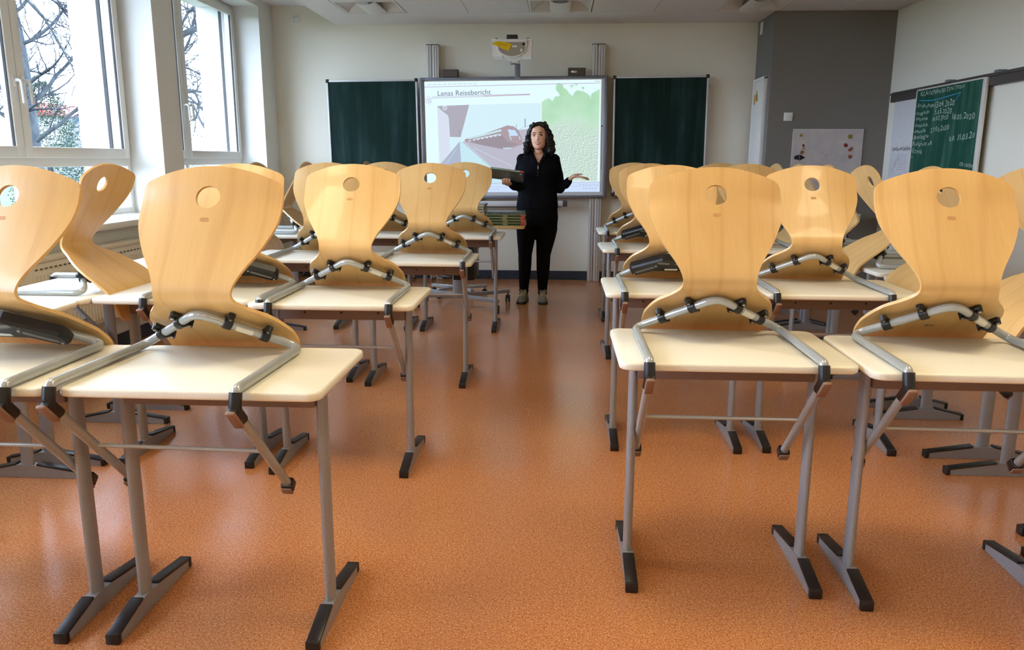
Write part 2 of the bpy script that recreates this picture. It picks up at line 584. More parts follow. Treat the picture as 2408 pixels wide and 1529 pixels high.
# ceilings
struct(MB().box(XL - .66, -2.42, YB - .2, YF, ZHIGH, 3.2).obj('ceiling', 'ceiling_paint'), 'high white strip of ceiling along the windows', 'ceiling')
c = MB()
c.box(-2.42, XR, 8.205, YF, ZLOW, ZHIGH)            # plain border at the front
c.box(-2.42, -2.125, YB, 8.205, ZLOW, ZHIGH)        # plain border along the windows
c.box(-2.125, XR, 6.4, 8.205, 2.86, 2.94)           # soffit above the loose boards
c.box(-2.125, XR, YB, 6.4, ZLOW, ZHIGH)             # rest of the suspended ceiling
susp = struct(c.obj('ceiling_suspended', 'ceiling_paint'), 'lowered white suspended ceiling with square boards', 'ceiling')
GX = [-2.12 + .605 * k for k in range(9)] + [XR]
for r in range(3):
    ya, yb = 8.2 - .6 * (r + 1), 8.2 - .6 * r
    for k in range(len(GX) - 1):
        if r == 0 and k in (0, 3, 6): continue
        MB().bbox(GX[k] + .002, GX[k + 1] - .002, ya + .002, yb - .002, ZLOW, ZLOW + .018, .002).obj('ceiling_board', 'ceiling_board', susp)

def ceiling_light(x0, y0, lit, lab):
    s = .60
    t = thing('ceiling_light', lab, 'ceiling light', (x0 + s / 2, y0 + s / 2, ZLOW), 0, 'square recessed luminaires in the suspended ceiling')
    h = s / 2
    zb = 0.0 if not lit else -.012
    fr = MB(); fwid = .022
    for a in ((-h, -h + fwid), (h - fwid, h)): fr.bbox(a[0] + (.002 if a[0] < 0 else 0), a[1] - (.002 if a[0] > 0 else 0), -h + .002, h - .002, zb, zb + .016, .002)
    for a in ((-h + .002, -h + fwid), (h - fwid, h - .002)): fr.bbox(-h + fwid, h - fwid, a[0], a[1], zb, zb + .016, .002)
    fr.obj('frame', 'white_plastic', t, 30)
    rf = MB(); q = h - fwid
    D = .10 if not lit else .0
    if not lit:
        # two curved reflector troughs left and right of the lamp cover
        for sgn in (-1, 1):
            rings = []
            for k in range(9):
                a = k / 8
                x = sgn * (.07 + (q - .07) * a)
                z = .012 + D * math.cos(a * PI / 2) ** .8
                yy = q - .10 * math.sin(PI / 2 * (1 - a))
                rings.append([Vector((x, -yy, z)), Vector((x, yy, z))])
            vs_ = [p for r_ in rings for p in r_]
            rf.add(vs_, [(2 * i, 2 * i + 1, 2 * i + 3, 2 * i + 2) for i in range(8)])
            for e in (0, 1):
                ed = [r_[e] for r_ in rings]
                lo = [Vector((p.x, (q if e else -q), .012)) for p in ed]
                rf.add(ed + lo, [(i, i + 1, 9 + i + 1, 9 + i) for i in range(8)])
        rf.obj('reflector', 'white_plastic', t, 40)
        cv = MB(); n = 10
        rings = [[Vector((.10 * math.cos(PI * j / n), y, .012 - .035 * math.sin(PI * j / n))) for j in range(n + 1)] for y in (-q, -q * .5, 0, q * .5, q)]
        k = n + 1
        cv.add([p for r_ in rings for p in r_], [(i * k + j, i * k + j + 1, (i + 1) * k + j + 1, (i + 1) * k + j) for i in range(4) for j in range(n)])
        cv.obj('lamp_cover', 'white_plastic', t, 60)
        MB().box(-q, q, -q, q, .113, .116).obj('housing', 'white_plastic', t)
    else:
        MB().box(-q, q, -q, q, -.008, -.004).obj('diffuser', 'lamp_glow', t)
        ld = bpy.data.lights.new('lamp_light', 'AREA'); ld.shape = 'SQUARE'; ld.size = .54
        ld.energy = LAMP_POWER; ld.color = LAMP_COLOR
        lo = bpy.data.objects.new('lamp_light', ld); COL.objects.link(lo); lo.parent = t; lo.location = (0, 0, -.02)
    return t
m_emit('lamp_glow', LAMP_COLOR, 6.0)
for k, lab in ((0, 'unlit square ceiling light nearest the windows above the front boards'), (3, 'unlit square ceiling light in front of the projector'), (6, 'unlit square ceiling light beside the grey column')):
    ceiling_light(GX[k], 7.6, False, lab)
for yy, pos in ((2.2, 'over the nearest tables'), (-1.0, 'behind the viewer')):
    for k, side in ((0, 'window side'), (3, 'middle'), (6, 'wall side')):
        ceiling_light(GX[k], yy, True, 'lit square ceiling light %s, %s of the room' % (pos, side))

# grey service column in the front right corner
m = MB().box(2.07, XR, 8.2, YF, 0, 3.2)
struct(m.obj('wall_column', 'grey_wall_paint'), 'dark grey painted column wall in the front right corner', 'wall')
# baseboards
struct(MB().bbox(-3.12, 2.07, YF - .015, YF, 0, .10, .003).obj('baseboard_front', 'baseboard_blue'), 'dark blue grey baseboard along the front wall', 'baseboard')
struct(MB().bbox(2.055, 2.07, 8.2, YF, 0, .10, .003).obj('baseboard_column', 'baseboard_blue'), 'dark baseboard on the side of the grey column', 'baseboard')
struct(MB().bbox(XR - .015, XR, YB, 8.2, 0, .10, .003).obj('baseboard_right', 'baseboard_blue'), 'dark baseboard along the right-hand wall', 'baseboard')
struct(MB().bbox(XL, XL + .015, YB, YF, 0, .10, .003).obj('baseboard_left', 'baseboard_blue'), 'dark baseboard under the windows', 'baseboard')

# radiators below the windows
def radiator(y0, y1, lab):
    t = thing('radiator', lab, 'radiator', (-3.03, (y0 + y1) / 2, .26), 0, 'white panel radiators under the windows')
    L = (y1 - y0) / 2; Hh = .49
    b = MB()
    b.bbox(-.05, .03, -L, L, 0, Hh - .02, .006)
    n = int(2 * L / .033)
    for k in range(n):
        y = -L + .02 + k * .033
        b.prism([(y, .03), (y + .005, .036), (y + .018, .036), (y + .023, .03)], .03, Hh - .09, 'z', Matrix(((0, 1, 0, 0), (1, 0, 0, 0), (0, 0, 1, 0), (0, 0, 0, 1))))
    b.obj('panel', 'radiator_white', t, 30)
    MB().bbox(-.055, .036, -L - .003, L + .003, Hh - .02, Hh + .012, .004).obj('top_cover', 'radiator_white', t, 30)
    s = MB()
    for k in range(int(2 * L / .045)):
        y = -L + .03 + k * .045
        s.box(.029, .0315, y, y + .026, Hh - .062, Hh - .052)
    s.obj('slot_row', 'radiator_slot', t)
    for y in (-L + .15, L - .15):
        MB().bbox(-.088, -.05, y - .02, y + .02, .05, Hh - .06, .003).obj('wall_bracket', 'radiator_white', t)
        MB().tube([(-.01, y, 0), (-.01, y, -.26)], .012, 8).obj('pipe', 'radiator_white', t, 40)
    return t
radiator(4.3, 6.15, 'white ribbed radiator under the large left window')
radiator(6.6, 8.4, 'white ribbed radiator under the window next to the front wall')
radiator(2.05, 3.9, 'white ribbed radiator under the window beside the camera')

# small wall things
def plate(name, lab, cat, loc, sx, sz, normal='-y', rocker=True):
    t = thing(name, lab, cat, loc)
    rot = {'-y': 0, '-x': -PI / 2}[normal]
    t.rotation_euler = (0, 0, rot)
    MB().bbox(-sx / 2, sx / 2, -.010, 0, -sz / 2, sz / 2, .003).obj('cover_plate', 'white_plastic', t, 30)
    if rocker:
        MB().bbox(-sx * .34, sx * .34, -.016, -.009, -sz * .34, sz * .34, .003).obj('rocker', 'white_plastic', t, 30)
    return t
plate('light_switch', 'square white light switch on the grey column', 'light switch', (2.264, 8.2, 1.755), .085, .08)
plate('blank_cover', 'small white blank cover high on the front wall near the windows', 'wall plate', (-2.85, YF, 2.80), .07, .062)
plate('vent_cover', 'small white plate under the ceiling on the column side', 'wall plate', (2.07, 8.68, 2.66), .09, .12, '-x', False)
# service door on the side of the column
t = thing('service_door', 'white service door with yellow warning triangle on the side of the grey column', 'door', (2.07, 8.54, 0))
MB().bbox(-.03, 0, -.20, .20, .10, 2.13, .004).obj('leaf', 'window_white', t, 30)
MB().bbox(-.038, 0, -.225, -.2, .10, 2.15, .003).obj('door_frame', 'white_plastic', t, 30)
MB().bbox(-.038, 0, .2, .225, .10, 2.15, .003).obj('door_frame', 'white_plastic', t, 30)
MB().bbox(-.0385, 0, -.225, .225, 2.13, 2.155, .003).obj('door_frame', 'white_plastic', t, 30)
mat('warning_yellow', srgb(196, 150, 30), rough=.5)
MB().prism([(.05 + .06, 1.93), (.05 - .06, 1.93), (.05, 2.04)], -.033, -.030, 'x').obj('warning_sign', 'warning_yellow', t)
MB().prism([(.05 + .006, 1.945), (.05 - .006, 1.945), (.05 - .012, 1.99), (.05, 2.01), (.05 + .012, 1.99)], -.0335, -.0331, 'x').obj('warning_symbol', 'seal_black', t)
MB().prism([(.16, 1.9), (.12, 1.9), (.12, 2.0), (.16, 2.0)], -.033, -.030, 'x').obj('yellow_sticker', 'warning_yellow', t)
# wash basin on the column
t = thing('wash_basin', 'white ceramic wash basin on the grey column', 'wash basin', (2.76, 8.2, .765))
b = MB()
rings = []
for rx, ry, z in ((.12, .11, -.07), (.17, .16, -.055), (.20, .19, -.02), (.205, .20, .055), (.185, .175, .055), (.16, .15, .0), (.05, .05, -.02)):
    rings.append([Vector((rx * math.cos(2 * PI * j / 24), min(-.22 + ry * math.sin(2 * PI * j / 24), -.001), z)) for j in range(24)])
b.loft(rings).obj('bowl', 'white_plastic', t, 50)
MB().tube(fillet([(0, -.03, .10), (0, -.03, .20), (0, -.16, .20), (0, -.16, .17)], [.02, .02], 4), .011, 8).obj('tap', 'screw_metal', t, 40)
# small whiteboard with magnets on the column
t = thing('small_whiteboard', 'small smudged whiteboard panel on the grey column', 'whiteboard', (2.664, 8.2, 1.33))
m_noisy('smudged_white', srgb(200, 192, 186), srgb(186, 178, 180), 9, .35)
MB().bbox(-.34, .34, -.012, 0, -.30, .305, .002).obj('board', 'smudged_white', t)
e = MB()
for a in ((-.342, -.336), (.336, .342)): e.box(a[0], a[1], -.0135, 0, -.30, .307)
e.box(-.342, .342, -.0135, 0, .301, .307)
e.obj('rim', 'whiteboard_rim', t)
sm = MB()
rnd = random.Random(5)
for k in range(70):
    a = rnd.uniform(0, 2 * PI); rr = rnd.uniform(.0, 1.0)
    x = rr * .17 * math.cos(a); z = .06 + rr * .16 * math.sin(a)
    ln = rnd.uniform(.004, .03); th = rnd.uniform(.0006, .0016); an = rnd.uniform(.5, 1.3)
    M_ = Matrix.Translation((x, 0, z)) @ Matrix.Rotation(-an, 4, 'Y')
    sm.box(-ln, ln, -.0128, -.0122, -th, th, M_)
m_noisy('pen_smudge', srgb(168, 158, 160), srgb(186, 176, 178), 30)
sm.obj('pen_smudges', 'pen_smudge', t)
def leaf_magnet(x, z, s, col, lab, seed, shape='leaf'):
    rnd = random.Random(seed)
    mm_ = 'magnet_%d' % seed
    m_noisy(mm_, srgb(*col), tuple(q * .55 for q in srgb(*col)[:3]) + (1,), 60, .6)
    pts = []
    n = 11
    for k in range(n):
        a = 2 * PI * k / n
        r = s * (.75 + .35 * rnd.random())
        if shape == 'shoe': r = s * (1.15 if abs(math.sin(a)) < .4 else .62) * (.9 + .2 * rnd.random())
        pts.append((x + r * math.cos(a), z + r * math.sin(a)))
    o = thing('leaf_magnet' if shape == 'leaf' else 'paper_shoe', lab, 'decoration', (2.664 + x, 8.188, 1.33 + z), 0, 'cut-outs on the small whiteboard')
    MB().prism([(p[0] - x, p[1] - z) for p in pts], -.006, -.0005, 'y').obj('cutout', mm_, o)
    MB().tube([(0, -.0065, -s * .7), (0, -.0085, s * .6)], s * .08, 5).obj('rib', 'glide_brown', o)
leaf_magnet(-.262, .245, .016, (170, 140, 50), 'yellow leaf cut-out at the top left of the small whiteboard', 31)
leaf_magnet(-.232, .148, .013, (120, 26, 40), 'dark red round cut-out on the left of the small whiteboard', 32)
leaf_magnet(-.228, .120, .013, (196, 168, 90), 'pale yellow round cut-out below the dark red one', 33)
leaf_magnet(-.240, .080, .020, (150, 108, 50), 'brown leaf figure above the black shoe cut-out', 34)
leaf_magnet(-.262, .030, .046, (38, 34, 40), 'black shoe cut-out at the lower left of the small whiteboard', 35, 'shoe')
leaf_magnet(.215, .232, .022, (150, 140, 40), 'olive leaf cut-out at the top right of the small whiteboard', 36)
leaf_magnet(.180, .150, .020, (140, 30, 30), 'red leaf cut-out on the right of the small whiteboard', 37)
leaf_magnet(.222, .105, .017, (170, 84, 50), 'orange round cut-out right of the red leaf', 38)
leaf_magnet(.240, .122, .011, (150, 30, 36), 'small red cut-out touching the orange one', 39)
leaf_magnet(.232, .040, .020, (160, 84, 50), 'orange butterfly-like cut-out at the lower right of the small whiteboard', 40)

# ------------------------------------------------------------------ tables
TW, TD, TH, TT = 0.69, 0.49, 0.752, 0.024
def table_meshes():
    d = {}
    m = slab(MB(), rrect(-TW / 2, TW / 2, 0, TD, .038, 6), -TT, 0, .006); d['tabletop'] = m.mesh('tabletop', 'cream_laminate', 50)
    ring = lambda z, k=1.0: [Vector((.0150 * k * math.cos(2 * PI * j / 18), .028 * k * math.sin(2 * PI * j / 18), z)) for j in range(18)]
    d['leg'] = MB().loft([ring(-TT - .001), ring(-TT - .02), ring(-TH + .05)]).mesh('leg', 'grey_leg', 50)
    x1 = TW / 2 - .062 - .010
    m = MB().bbox(-x1, x1, .185, .222, -TT - .075, -TT - .010, .004); d['beam'] = m.mesh('cross_beam', 'beam_brown', 30)
    d['bolts'] = [MB().lathe([(.005, 0), (.005, .002)], 8, (x, .185, -.068), Matrix.Rotation(PI / 2, 3, 'X')).mesh('bolt', 'seal_black') for x in (-.16, 0, .16)]
    # foot: tapering bar, grey flanks with black covers on top
    prof = [(-.185, .0), (.25, .0), (.25, .022), (.05, .052), (.012, .056), (-.03, .056), (-.06, .052), (-.185, .022)]
    m = MB().prism(prof, -.017, .017, 'x'); d['foot'] = m.mesh('foot', 'grey_leg', 0)
    def cover(a0, z0, a1, z1, tip):
        m = MB()
        dirn = Vector((0, a1 - a0, z1 - z0)); L = dirn.length; dirn.normalize()
        up = Vector((0, -dirn.z, dirn.y)) if dirn.y > 0 else Vector((0, dirn.z, -dirn.y))
        Mx = Matrix((Vector((1, 0, 0)), dirn, up)).transposed().to_4x4(); Mx.translation = (0, a0, z0)
        m.bbox(-.0195, .0195, 0, L, -.001, .009, .004, Mx)
        e0, e1 = (a1 - .012, a1 + .006) if a1 > a0 else (a1 - .006, a1 + .012)
        m.bbox(-.020, .020, e0, e1, -.002, z1 + .010, .004)
        return m.mesh('foot_cover', 'black_plastic', 30)
    d['cover_f'] = cover(-.045, .0545, -.185, .022, 1)
    d['cover_b'] = cover(.045, .0545, .25, .022, 1)
    return d
TM = table_meshes()
def table(cx, yn, rz, label, group):
    t = thing('school_table', label, 'table', (cx, yn, 0), rz, group)
    def p(name, me, loc=(0, 0, 0), par=None):
        o = link(name, me, par or t); o.location = loc; return o
    p('tabletop', TM['tabletop'], (0, 0, TH))
    bmo = p('cross_beam', TM['beam'], (0, 0, TH))
    for q in TM['bolts']: p('bolt', q, (0, 0, 0), bmo)
    for s in (-1, 1):
        p('leg', TM['leg'], (s * (TW / 2 - .062), .22, TH))
        f = p('foot', TM['foot'], (s * (TW / 2 - .062), .22, .001))
        p('foot_cover', TM['cover_f'], (0, 0, 0), f)
        p('foot_cover', TM['cover_b'], (0, 0, 0), f)
    return t

# ------------------------------------------------------------------ chairs, hung on the tables
PROF = [(.452, .556), (.430, .51), (.406, .455), (.374, .395), (.335, .325), (.296, .262), (.274, .225), (.267, .200),
        (.277, .177), (.305, .154), (.36, .112), (.42, .068), (.472, .033), (.509, .004), (.531, -.035), (.544, -.08), (.550, -.135)]
HALF = [.206, .2125, .2155, .2095, .178, .136, .118, .1145, .119, .137, .186, .211, .217, .215, .207, .196, .175]
def catmull(P, t):
    n = len(P) - 1
    i = min(int(t), n - 1); f = t - i
    g = lambda k: P[max(0, min(n, k))]
    p0, p1, p2, p3 = g(i - 1), g(i), g(i + 1), g(i + 2)
    c = lambda a, b, c_, d: .5 * (2 * b + (c_ - a) * f + (2 * a - 5 * b + 4 * c_ - d) * f * f + (3 * b - a - 3 * c_ + d) * f ** 3)
    if isinstance(p1, tuple): return tuple(c(*q) for q in zip(p0, p1, p2, p3))
    return c(p0, p1, p2, p3)
# arc length table
SAMP = 400
_pts = [catmull(PROF, (len(PROF) - 1) * k / SAMP) for k in range(SAMP + 1)]
_s = [0.0]
for k in range(SAMP): _s.append(_s[-1] + math.dist(_pts[k], _pts[k + 1]))
SLEN = _s[-1]
def t_of_s(s):
    s = max(0, min(SLEN, s))
    lo, hi = 0, SAMP
    while hi - lo > 1:
        mid = (lo + hi) // 2
        if _s[mid] <= s: lo = mid
        else: hi = mid
    f = (s - _s[lo]) / max(1e-9, _s[hi] - _s[lo])
    return (lo + f) / SAMP * (len(PROF) - 1)
def shell_point(u, s, off=0.0):
    t = t_of_s(s)
    v, w_ = catmull(PROF, t)
    a = catmull(PROF, max(0, t - .02)); b = catmull(PROF, min(len(PROF) - 1, t + .02))
    d = Vector((b[0] - a[0], b[1] - a[1])).normalized()
    n = Vector((-d.y, d.x))
    if s < 0:
        v -= d.x * -s; w_ -= d.y * -s
    # the back wraps a little round the sitter
    k = max(0.0, min(1.0, (.36 - s) / .25))
    dish = .026 * (u / .21) ** 2 * k
    # the seat is dished too
    k2 = max(0.0, min(1.0, (s - .42) / .1)) * max(0, min(1, (SLEN - .12 - s) / .1))
    dish += .010 * (u / .21) ** 2 * k2
    return Vector((u, v + n.x * (off + dish), w_ + n.y * (off + dish)))
HOLE = (0.0, .098, .037, .0345)
def s_at_w(wt):
    return min(range(SAMP + 1), key=lambda k: abs(_pts[k][1] - wt) + (0 if k < SAMP * .55 else 1)) and _s[min(range(SAMP + 1), key=lambda k: abs(_pts[k][1] - wt) + (0 if k < SAMP * .55 else 1))]
def shell_outline():
    right = []
    n = 60
    s0 = .056
    for k in range(n + 1):
        s = s0 + (SLEN - .03 - s0) * k / n
        right.append((catmull(HALF, t_of_s(s)), s))
    top = []
    for k in range(-10, 11):
        u = .200 * k / 10
        top.append((u, .040 * abs(k / 10) ** 2.0))
    bot = []
    hb = catmull(HALF, t_of_s(SLEN - .03))
    for k in range(9, -10, -1):
        u = (hb - .03) * k / 9
        bot.append((u, SLEN - .008 * (k / 9) ** 2))
    poly = top + right + bot + [(-a, b) for a, b in reversed(right)]
    for _ in range(2):   # soften the corners
        q = []
        for i in range(len(poly)):
            a, b = poly[i], poly[(i + 1) % len(poly)]
            if math.dist(a, b) > .012:
                q += [(a[0] * .75 + b[0] * .25, a[1] * .75 + b[1] * .25), (a[0] * .25 + b[0] * .75, a[1] * .25 + b[1] * .75)]
            else:
                q.append(((a[0] + b[0]) / 2, (a[1] + b[1]) / 2))
        poly = q
    return poly
def inside(p, poly):
    c = False; j = len(poly) - 1
    for i in range(len(poly)):
        a, b = poly[i], poly[j]
        if (a[1] > p[1]) != (b[1] > p[1]) and p[0] < (b[0] - a[0]) * (p[1] - a[1]) / (b[1] - a[1]) + a[0]: c = not c
        j = i
    return c
def plate_with_hole(outline, hole):
    vs_ = [Vector(p) for p in outline]; n = len(vs_)
    ed = [(i, (i + 1) % n) for i in range(n)]
    if hole:
        vs_ += [Vector(p) for p in hole]; k = len(hole)
        ed += [(n + i, n + (i + 1) % k) for i in range(k)]
    g = .0165
    minu = min(p[0] for p in outline); maxu = max(p[0] for p in outline)
    smax = max(p[1] for p in outline)
    y = g * .6
    row = 0
    allp = outline + (hole or [])
    while y < smax:
        x = minu + (g / 2 if row % 2 else 0)
        while x < maxu:
            if inside((x, y), outline) and not (hole and inside((x, y), hole)) and min((p[0] - x) ** 2 + (p[1] - y) ** 2 for p in allp) > (g * .55) ** 2:
                vs_.append(Vector((x, y)))
            x += g
        y += g * .8; row += 1
    ov, oe, of, *_ = delaunay_2d_cdt(vs_, ed, [], 0, 1e-6)
    fs = []
    for f in of:
        c = sum((ov[i] for i in f), Vector((0, 0))) / len(f)
        if inside(c, outline) and not (hole and inside(c, hole)): fs.append(list(f))
    return ov, fs
def shell_mesh():
    out = shell_outline()
    hole = [(HOLE[0] + HOLE[2] * math.cos(2 * PI * k / 32), HOLE[1] + HOLE[3] * math.sin(2 * PI * k / 32)) for k in range(32)]
    ov, fs = plate_with_hole(out, hole)
    T = .0105
    # boundary edges
    cnt = {}
    for f in fs:
        for i in range(len(f)):
            a, b = f[i], f[(i + 1) % len(f)]
            cnt[(min(a, b), max(a, b))] = cnt.get((min(a, b), max(a, b)), 0) + 1
    bd = [e for e, c in cnt.items() if c == 1]
    n = len(ov)
    e = .0022
    inner = {}
    m = MB()
    vv = [shell_point(p.x, p.y, 0) for p in ov] + [shell_point(p.x, p.y, T) for p in ov]
    ff = [list(f) for f in fs] + [[i + n for i in reversed(f)] for f in fs]
    for a, b in bd: ff.append([a, b, b + n, a + n])
    m.add(vv, ff)
    return m.mesh('shell', 'beech_plywood', 45)
def frame_path():
    C, B1, B0, A, P = (-.243, .295, -.375), (-.246, -.030, -.034), (-.246, -.017, .0142), (-.246, .440, .0142), (0, .286, .146)
    mir = lambda p: (-p[0], p[1], p[2])
    return fillet([C, B1, B0, A, P, mir(A), mir(B0), mir(B1), mir(C)], [.02, .022, .030, .055, .030, .022, .02], 7)
def chair_meshes():
    d = {}
    d['shell'] = shell_mesh()
    # small oval finger mark below the hole
    s1 = HOLE[1] + .071
    m = MB()
    pts = rrect(-.0135, .0135, -.006, .006, .0059, 4)
    m.add([shell_point(p[0], s1 + p[1], -.0006) for p in pts], [list(range(len(pts)))])
    d['mark'] = m.mesh('oval_inlay', 'inlay_wood')
    fp = frame_path()
    d['frame'] = MB().tube(fp, .0132, 12).mesh('frame_tube', 'grey_tube', 60)
    # V-shaped type: the arch is covered by the mechanism, the tube itself is the same
    A, P = Vector((.246, .440, .0142)), Vector((0, .286, .146))
    def clip(t_, sx):
        a = Vector((sx * A.x, A.y, A.z)); c = P.lerp(a, t_); dr = (a - P).normalized()
        nrm = Vector((0, -.66, -.75)); nrm = (nrm - dr * nrm.dot(dr)).normalized(); bb = dr.cross(nrm)
        m = MB()
        m.tube([c - dr * .013, c - dr * .011, c + dr * .011, c + dr * .013], [.0165, .0185, .0185, .0165], 12)
        Mx = Matrix((dr, bb, nrm)).transposed().to_4x4(); Mx.translation = c
        m.bbox(-.011, .011, -.034, .034, -.020, -.004, .004, Mx)
        for sgn in (-1, 1):
            q = c + bb * (.027 * sgn)
            m.tube([q - nrm * .018, q + nrm * .002], .0095, 10)
        ks = []
        for sgn in (-1, 1):
            q = c + bb * (.027 * sgn)
            ks.append(MB().tube([q + nrm * .002, q + nrm * .0035], .005, 8).mesh('screw', 'screw_metal', 40))
        return m.mesh('clip', 'black_plastic', 40), ks
    d['clips'] = [clip(t_, sx) for sx in (-1, 1) for t_ in (.29, .645)]
    # sticker on the arch between the right-hand clips
    a = Vector((A.x, A.y, A.z)); dr = (a - P).normalized()
    c0, c1 = P.lerp(a, .37), P.lerp(a, .53)
    nrm = Vector((0, -.66, -.75)); nrm = (nrm - dr * nrm.dot(dr)).normalized(); bb = dr.cross(nrm)
    m = MB(); vv = []
    for c in (c0, c1):
        for k in range(7):
            an = -1.1 + 2.2 * k / 6
            vv.append(c + (nrm * math.cos(an) + bb * math.sin(an)) * .01365)
    m.add(vv, [(k, k + 1, 8 + k, 7 + k) for k in range(6)])
    d['sticker'] = m.mesh('sticker', 'white_label', 60)
    # sleeves, glides, end caps, stretcher
    for sx in (-1, 1):
        B1 = Vector((sx * .246, -.030, -.034)); B0 = Vector((sx * .246, -.017, .0142)); Cc = Vector((sx * .243, .295, -.375))
        dn = (Cc - B1).normalized(); ot = Vector((0, dn.z, -dn.y)) if dn.y > 0 else Vector((0, -dn.z, dn.y))
        ot = Vector((0, -.71, -.70))
        pth = fillet([B0.lerp(B1, .12), B1, B1 + dn * .05], [.02], 5)
        m = MB().tube(pth, .0165, 12)
        m.bbox(sx * .246 - .0125, sx * .246 + .0125, -.012, .012, -.032, .034, .006, Matrix.Translation(B1 - Vector((sx * .246, 0, 0)) + ot * .006 + dn * .018) @ Matrix.Rotation(math.atan2(dn.y, dn.z) * -1, 4, 'X'))
        d['sleeve%d' % sx] = m.mesh('corner_sleeve', 'black_plastic', 40)
        Mx = Matrix((Vector((1, 0, 0)), dn, ot)).transposed().to_4x4(); Mx.translation = B1 + dn * .012 + ot * .021
        d['glide%d' % sx] = MB().bbox(-.0130, .0130, -.036, .040, -.006, .006, .0055, Mx).mesh('glide', 'glide_brown', 40)
        Mx = Matrix((Vector((1, 0, 0)), dn, ot)).transposed().to_4x4(); Mx.translation = Cc
        d['cap%d' % sx] = MB().bbox(-.0175, .0175, -.028, .008, -.0165, .0165, .005, Mx).mesh('end_cap', 'black_plastic', 40)
        d['capglide%d' % sx] = MB().bbox(-.016, .016, -.022, .009, .016, .0235, .004, Mx).mesh('glide', 'glide_brown', 40)
    B1 = Vector((.246, -.030, -.034)); Cc = Vector((.243, .295, -.375)); q = B1.lerp(Cc, .50)
    d['bar'] = MB().tube([(-q.x + .01, q.y, q.z), (q.x - .01, q.y, q.z)], .0062, 8).mesh('stretcher', 'grey_tube', 60)
    # rocking mechanism of the second chair type: chevron housing on the seat underside
    ax = Vector((0, .768, -.64)).normalized()            # down along the seat
    nn = Vector((0, -.64, -.768)).normalized()           # away from the underside
    org = Vector((0, .292, .150)) 
    Mx = Matrix((Vector((1, 0, 0)), ax, nn)).transposed().to_4x4(); Mx.translation = org + nn * .006
    hp = [(-.195, .105), (-.19, .078), (-.05, .002), (.05, .002), (.19, .078), (.195, .105), (.185, .138), (.165, .142), (.085, .100), (-.085, .100), (-.165, .142), (-.185, .138)]
    m = MB()
    cxm = sum(p[0] for p in hp) / len(hp); cym = .085
    rings = []
    for k, z in ((1.0, .0), (1.0, .026), (.93, .036)):
        rings.append([Mx @ Vector((p[0] * (1 - (1 - k) * .4), cym + (p[1] - cym) * k, z)) for p in hp])
    m.loft(rings)
    d['housing'] = m.mesh('rocking_housing', 'blue_black_plastic', 20)
    inl = []
    for sx in (-1, 1):
        for (x0, y0, x1, y1, r) in ((.088, .068, .160, .112, .008), (.02, .035, .062, .028, .008)):
            d0 = Vector((sx * x0, y0)); d1 = Vector((sx * x1, y1)); dd = (d1 - d0).normalized(); nn2 = Vector((-dd.y, dd.x))
            pts = []
            for k in range(7):
                a_ = PI / 2 - PI * k / 6
                pts.append(d1 + dd * math.cos(a_) * r + nn2 * math.sin(a_) * r)
            for k in range(7):
                a_ = -PI / 2 - PI * k / 6
                pts.append(d0 + dd * math.cos(a_) * r + nn2 * math.sin(a_) * r)
            inl.append(MB().prism([(p.x, p.y) for p in pts], .0355, .0375, 'z', Mx).mesh('grip_inlay', 'mechanism_inlay'))
    d['inlays'] = inl
    d['mlabel'] = MB().prism([(-.03, .079), (.03, .079), (.03, .091), (-.03, .091)], .0358, .0374, 'z', Mx).mesh('sticker', 'white_label')
    d['mscrews'] = [MB().prism([(x + .005 * math.cos(k * PI / 4), y + .005 * math.sin(k * PI / 4)) for k in range(8)], .0355, .0385, 'z', Mx).mesh('screw', 'screw_metal')
                    for x, y in ((-.172, .126), (.172, .126), (-.075, .055), (.075, .055))]
    return d
m_noisy('inlay_wood', srgb(200, 152, 100), srgb(186, 136, 88), 300, .5)
CM = chair_meshes()
def chair(x, y, rz, kind, label, group, twist=0.0):
    t = thing('school_chair', label, 'chair', (x, y, TH), rz, group)
    p = lambda name, me, par=None: link(name, me, par or t)
    sh = p('shell', CM['shell']); p('oval_inlay', CM['mark'], sh)
    fr = p('frame_tube', CM['frame'])
    TWM = Matrix.Translation((0, .32, 0)) @ Matrix.Rotation(twist, 4, 'Z') @ Matrix.Translation((0, -.32, 0))
    sh.matrix_local = TWM
    if kind == 'clip':
        for a, b in CM['clips']:
            c = p('clip', a)
            for q in b: p('screw', q, c)
        p('sticker', CM['sticker'], fr)
    else:
        h = p('rocking_housing', CM['housing']); h.matrix_local = TWM
        for q in CM['inlays']: p('grip_inlay', q, h)
        p('sticker', CM['mlabel'], h)
        for q in CM['mscrews']: p('screw', q, h)
    p('stretcher', CM['bar'])
    for s in (-1, 1):
        c = p('corner_sleeve', CM['sleeve%d' % s]); p('glide', CM['glide%d' % s], c)
        c = p('end_cap', CM['cap%d' % s]); p('glide', CM['capglide%d' % s], c)
    return t

GT, GC = 'cream school tables', 'plywood chairs hung on the tables'
K1, K2 = 'clip', 'rock'
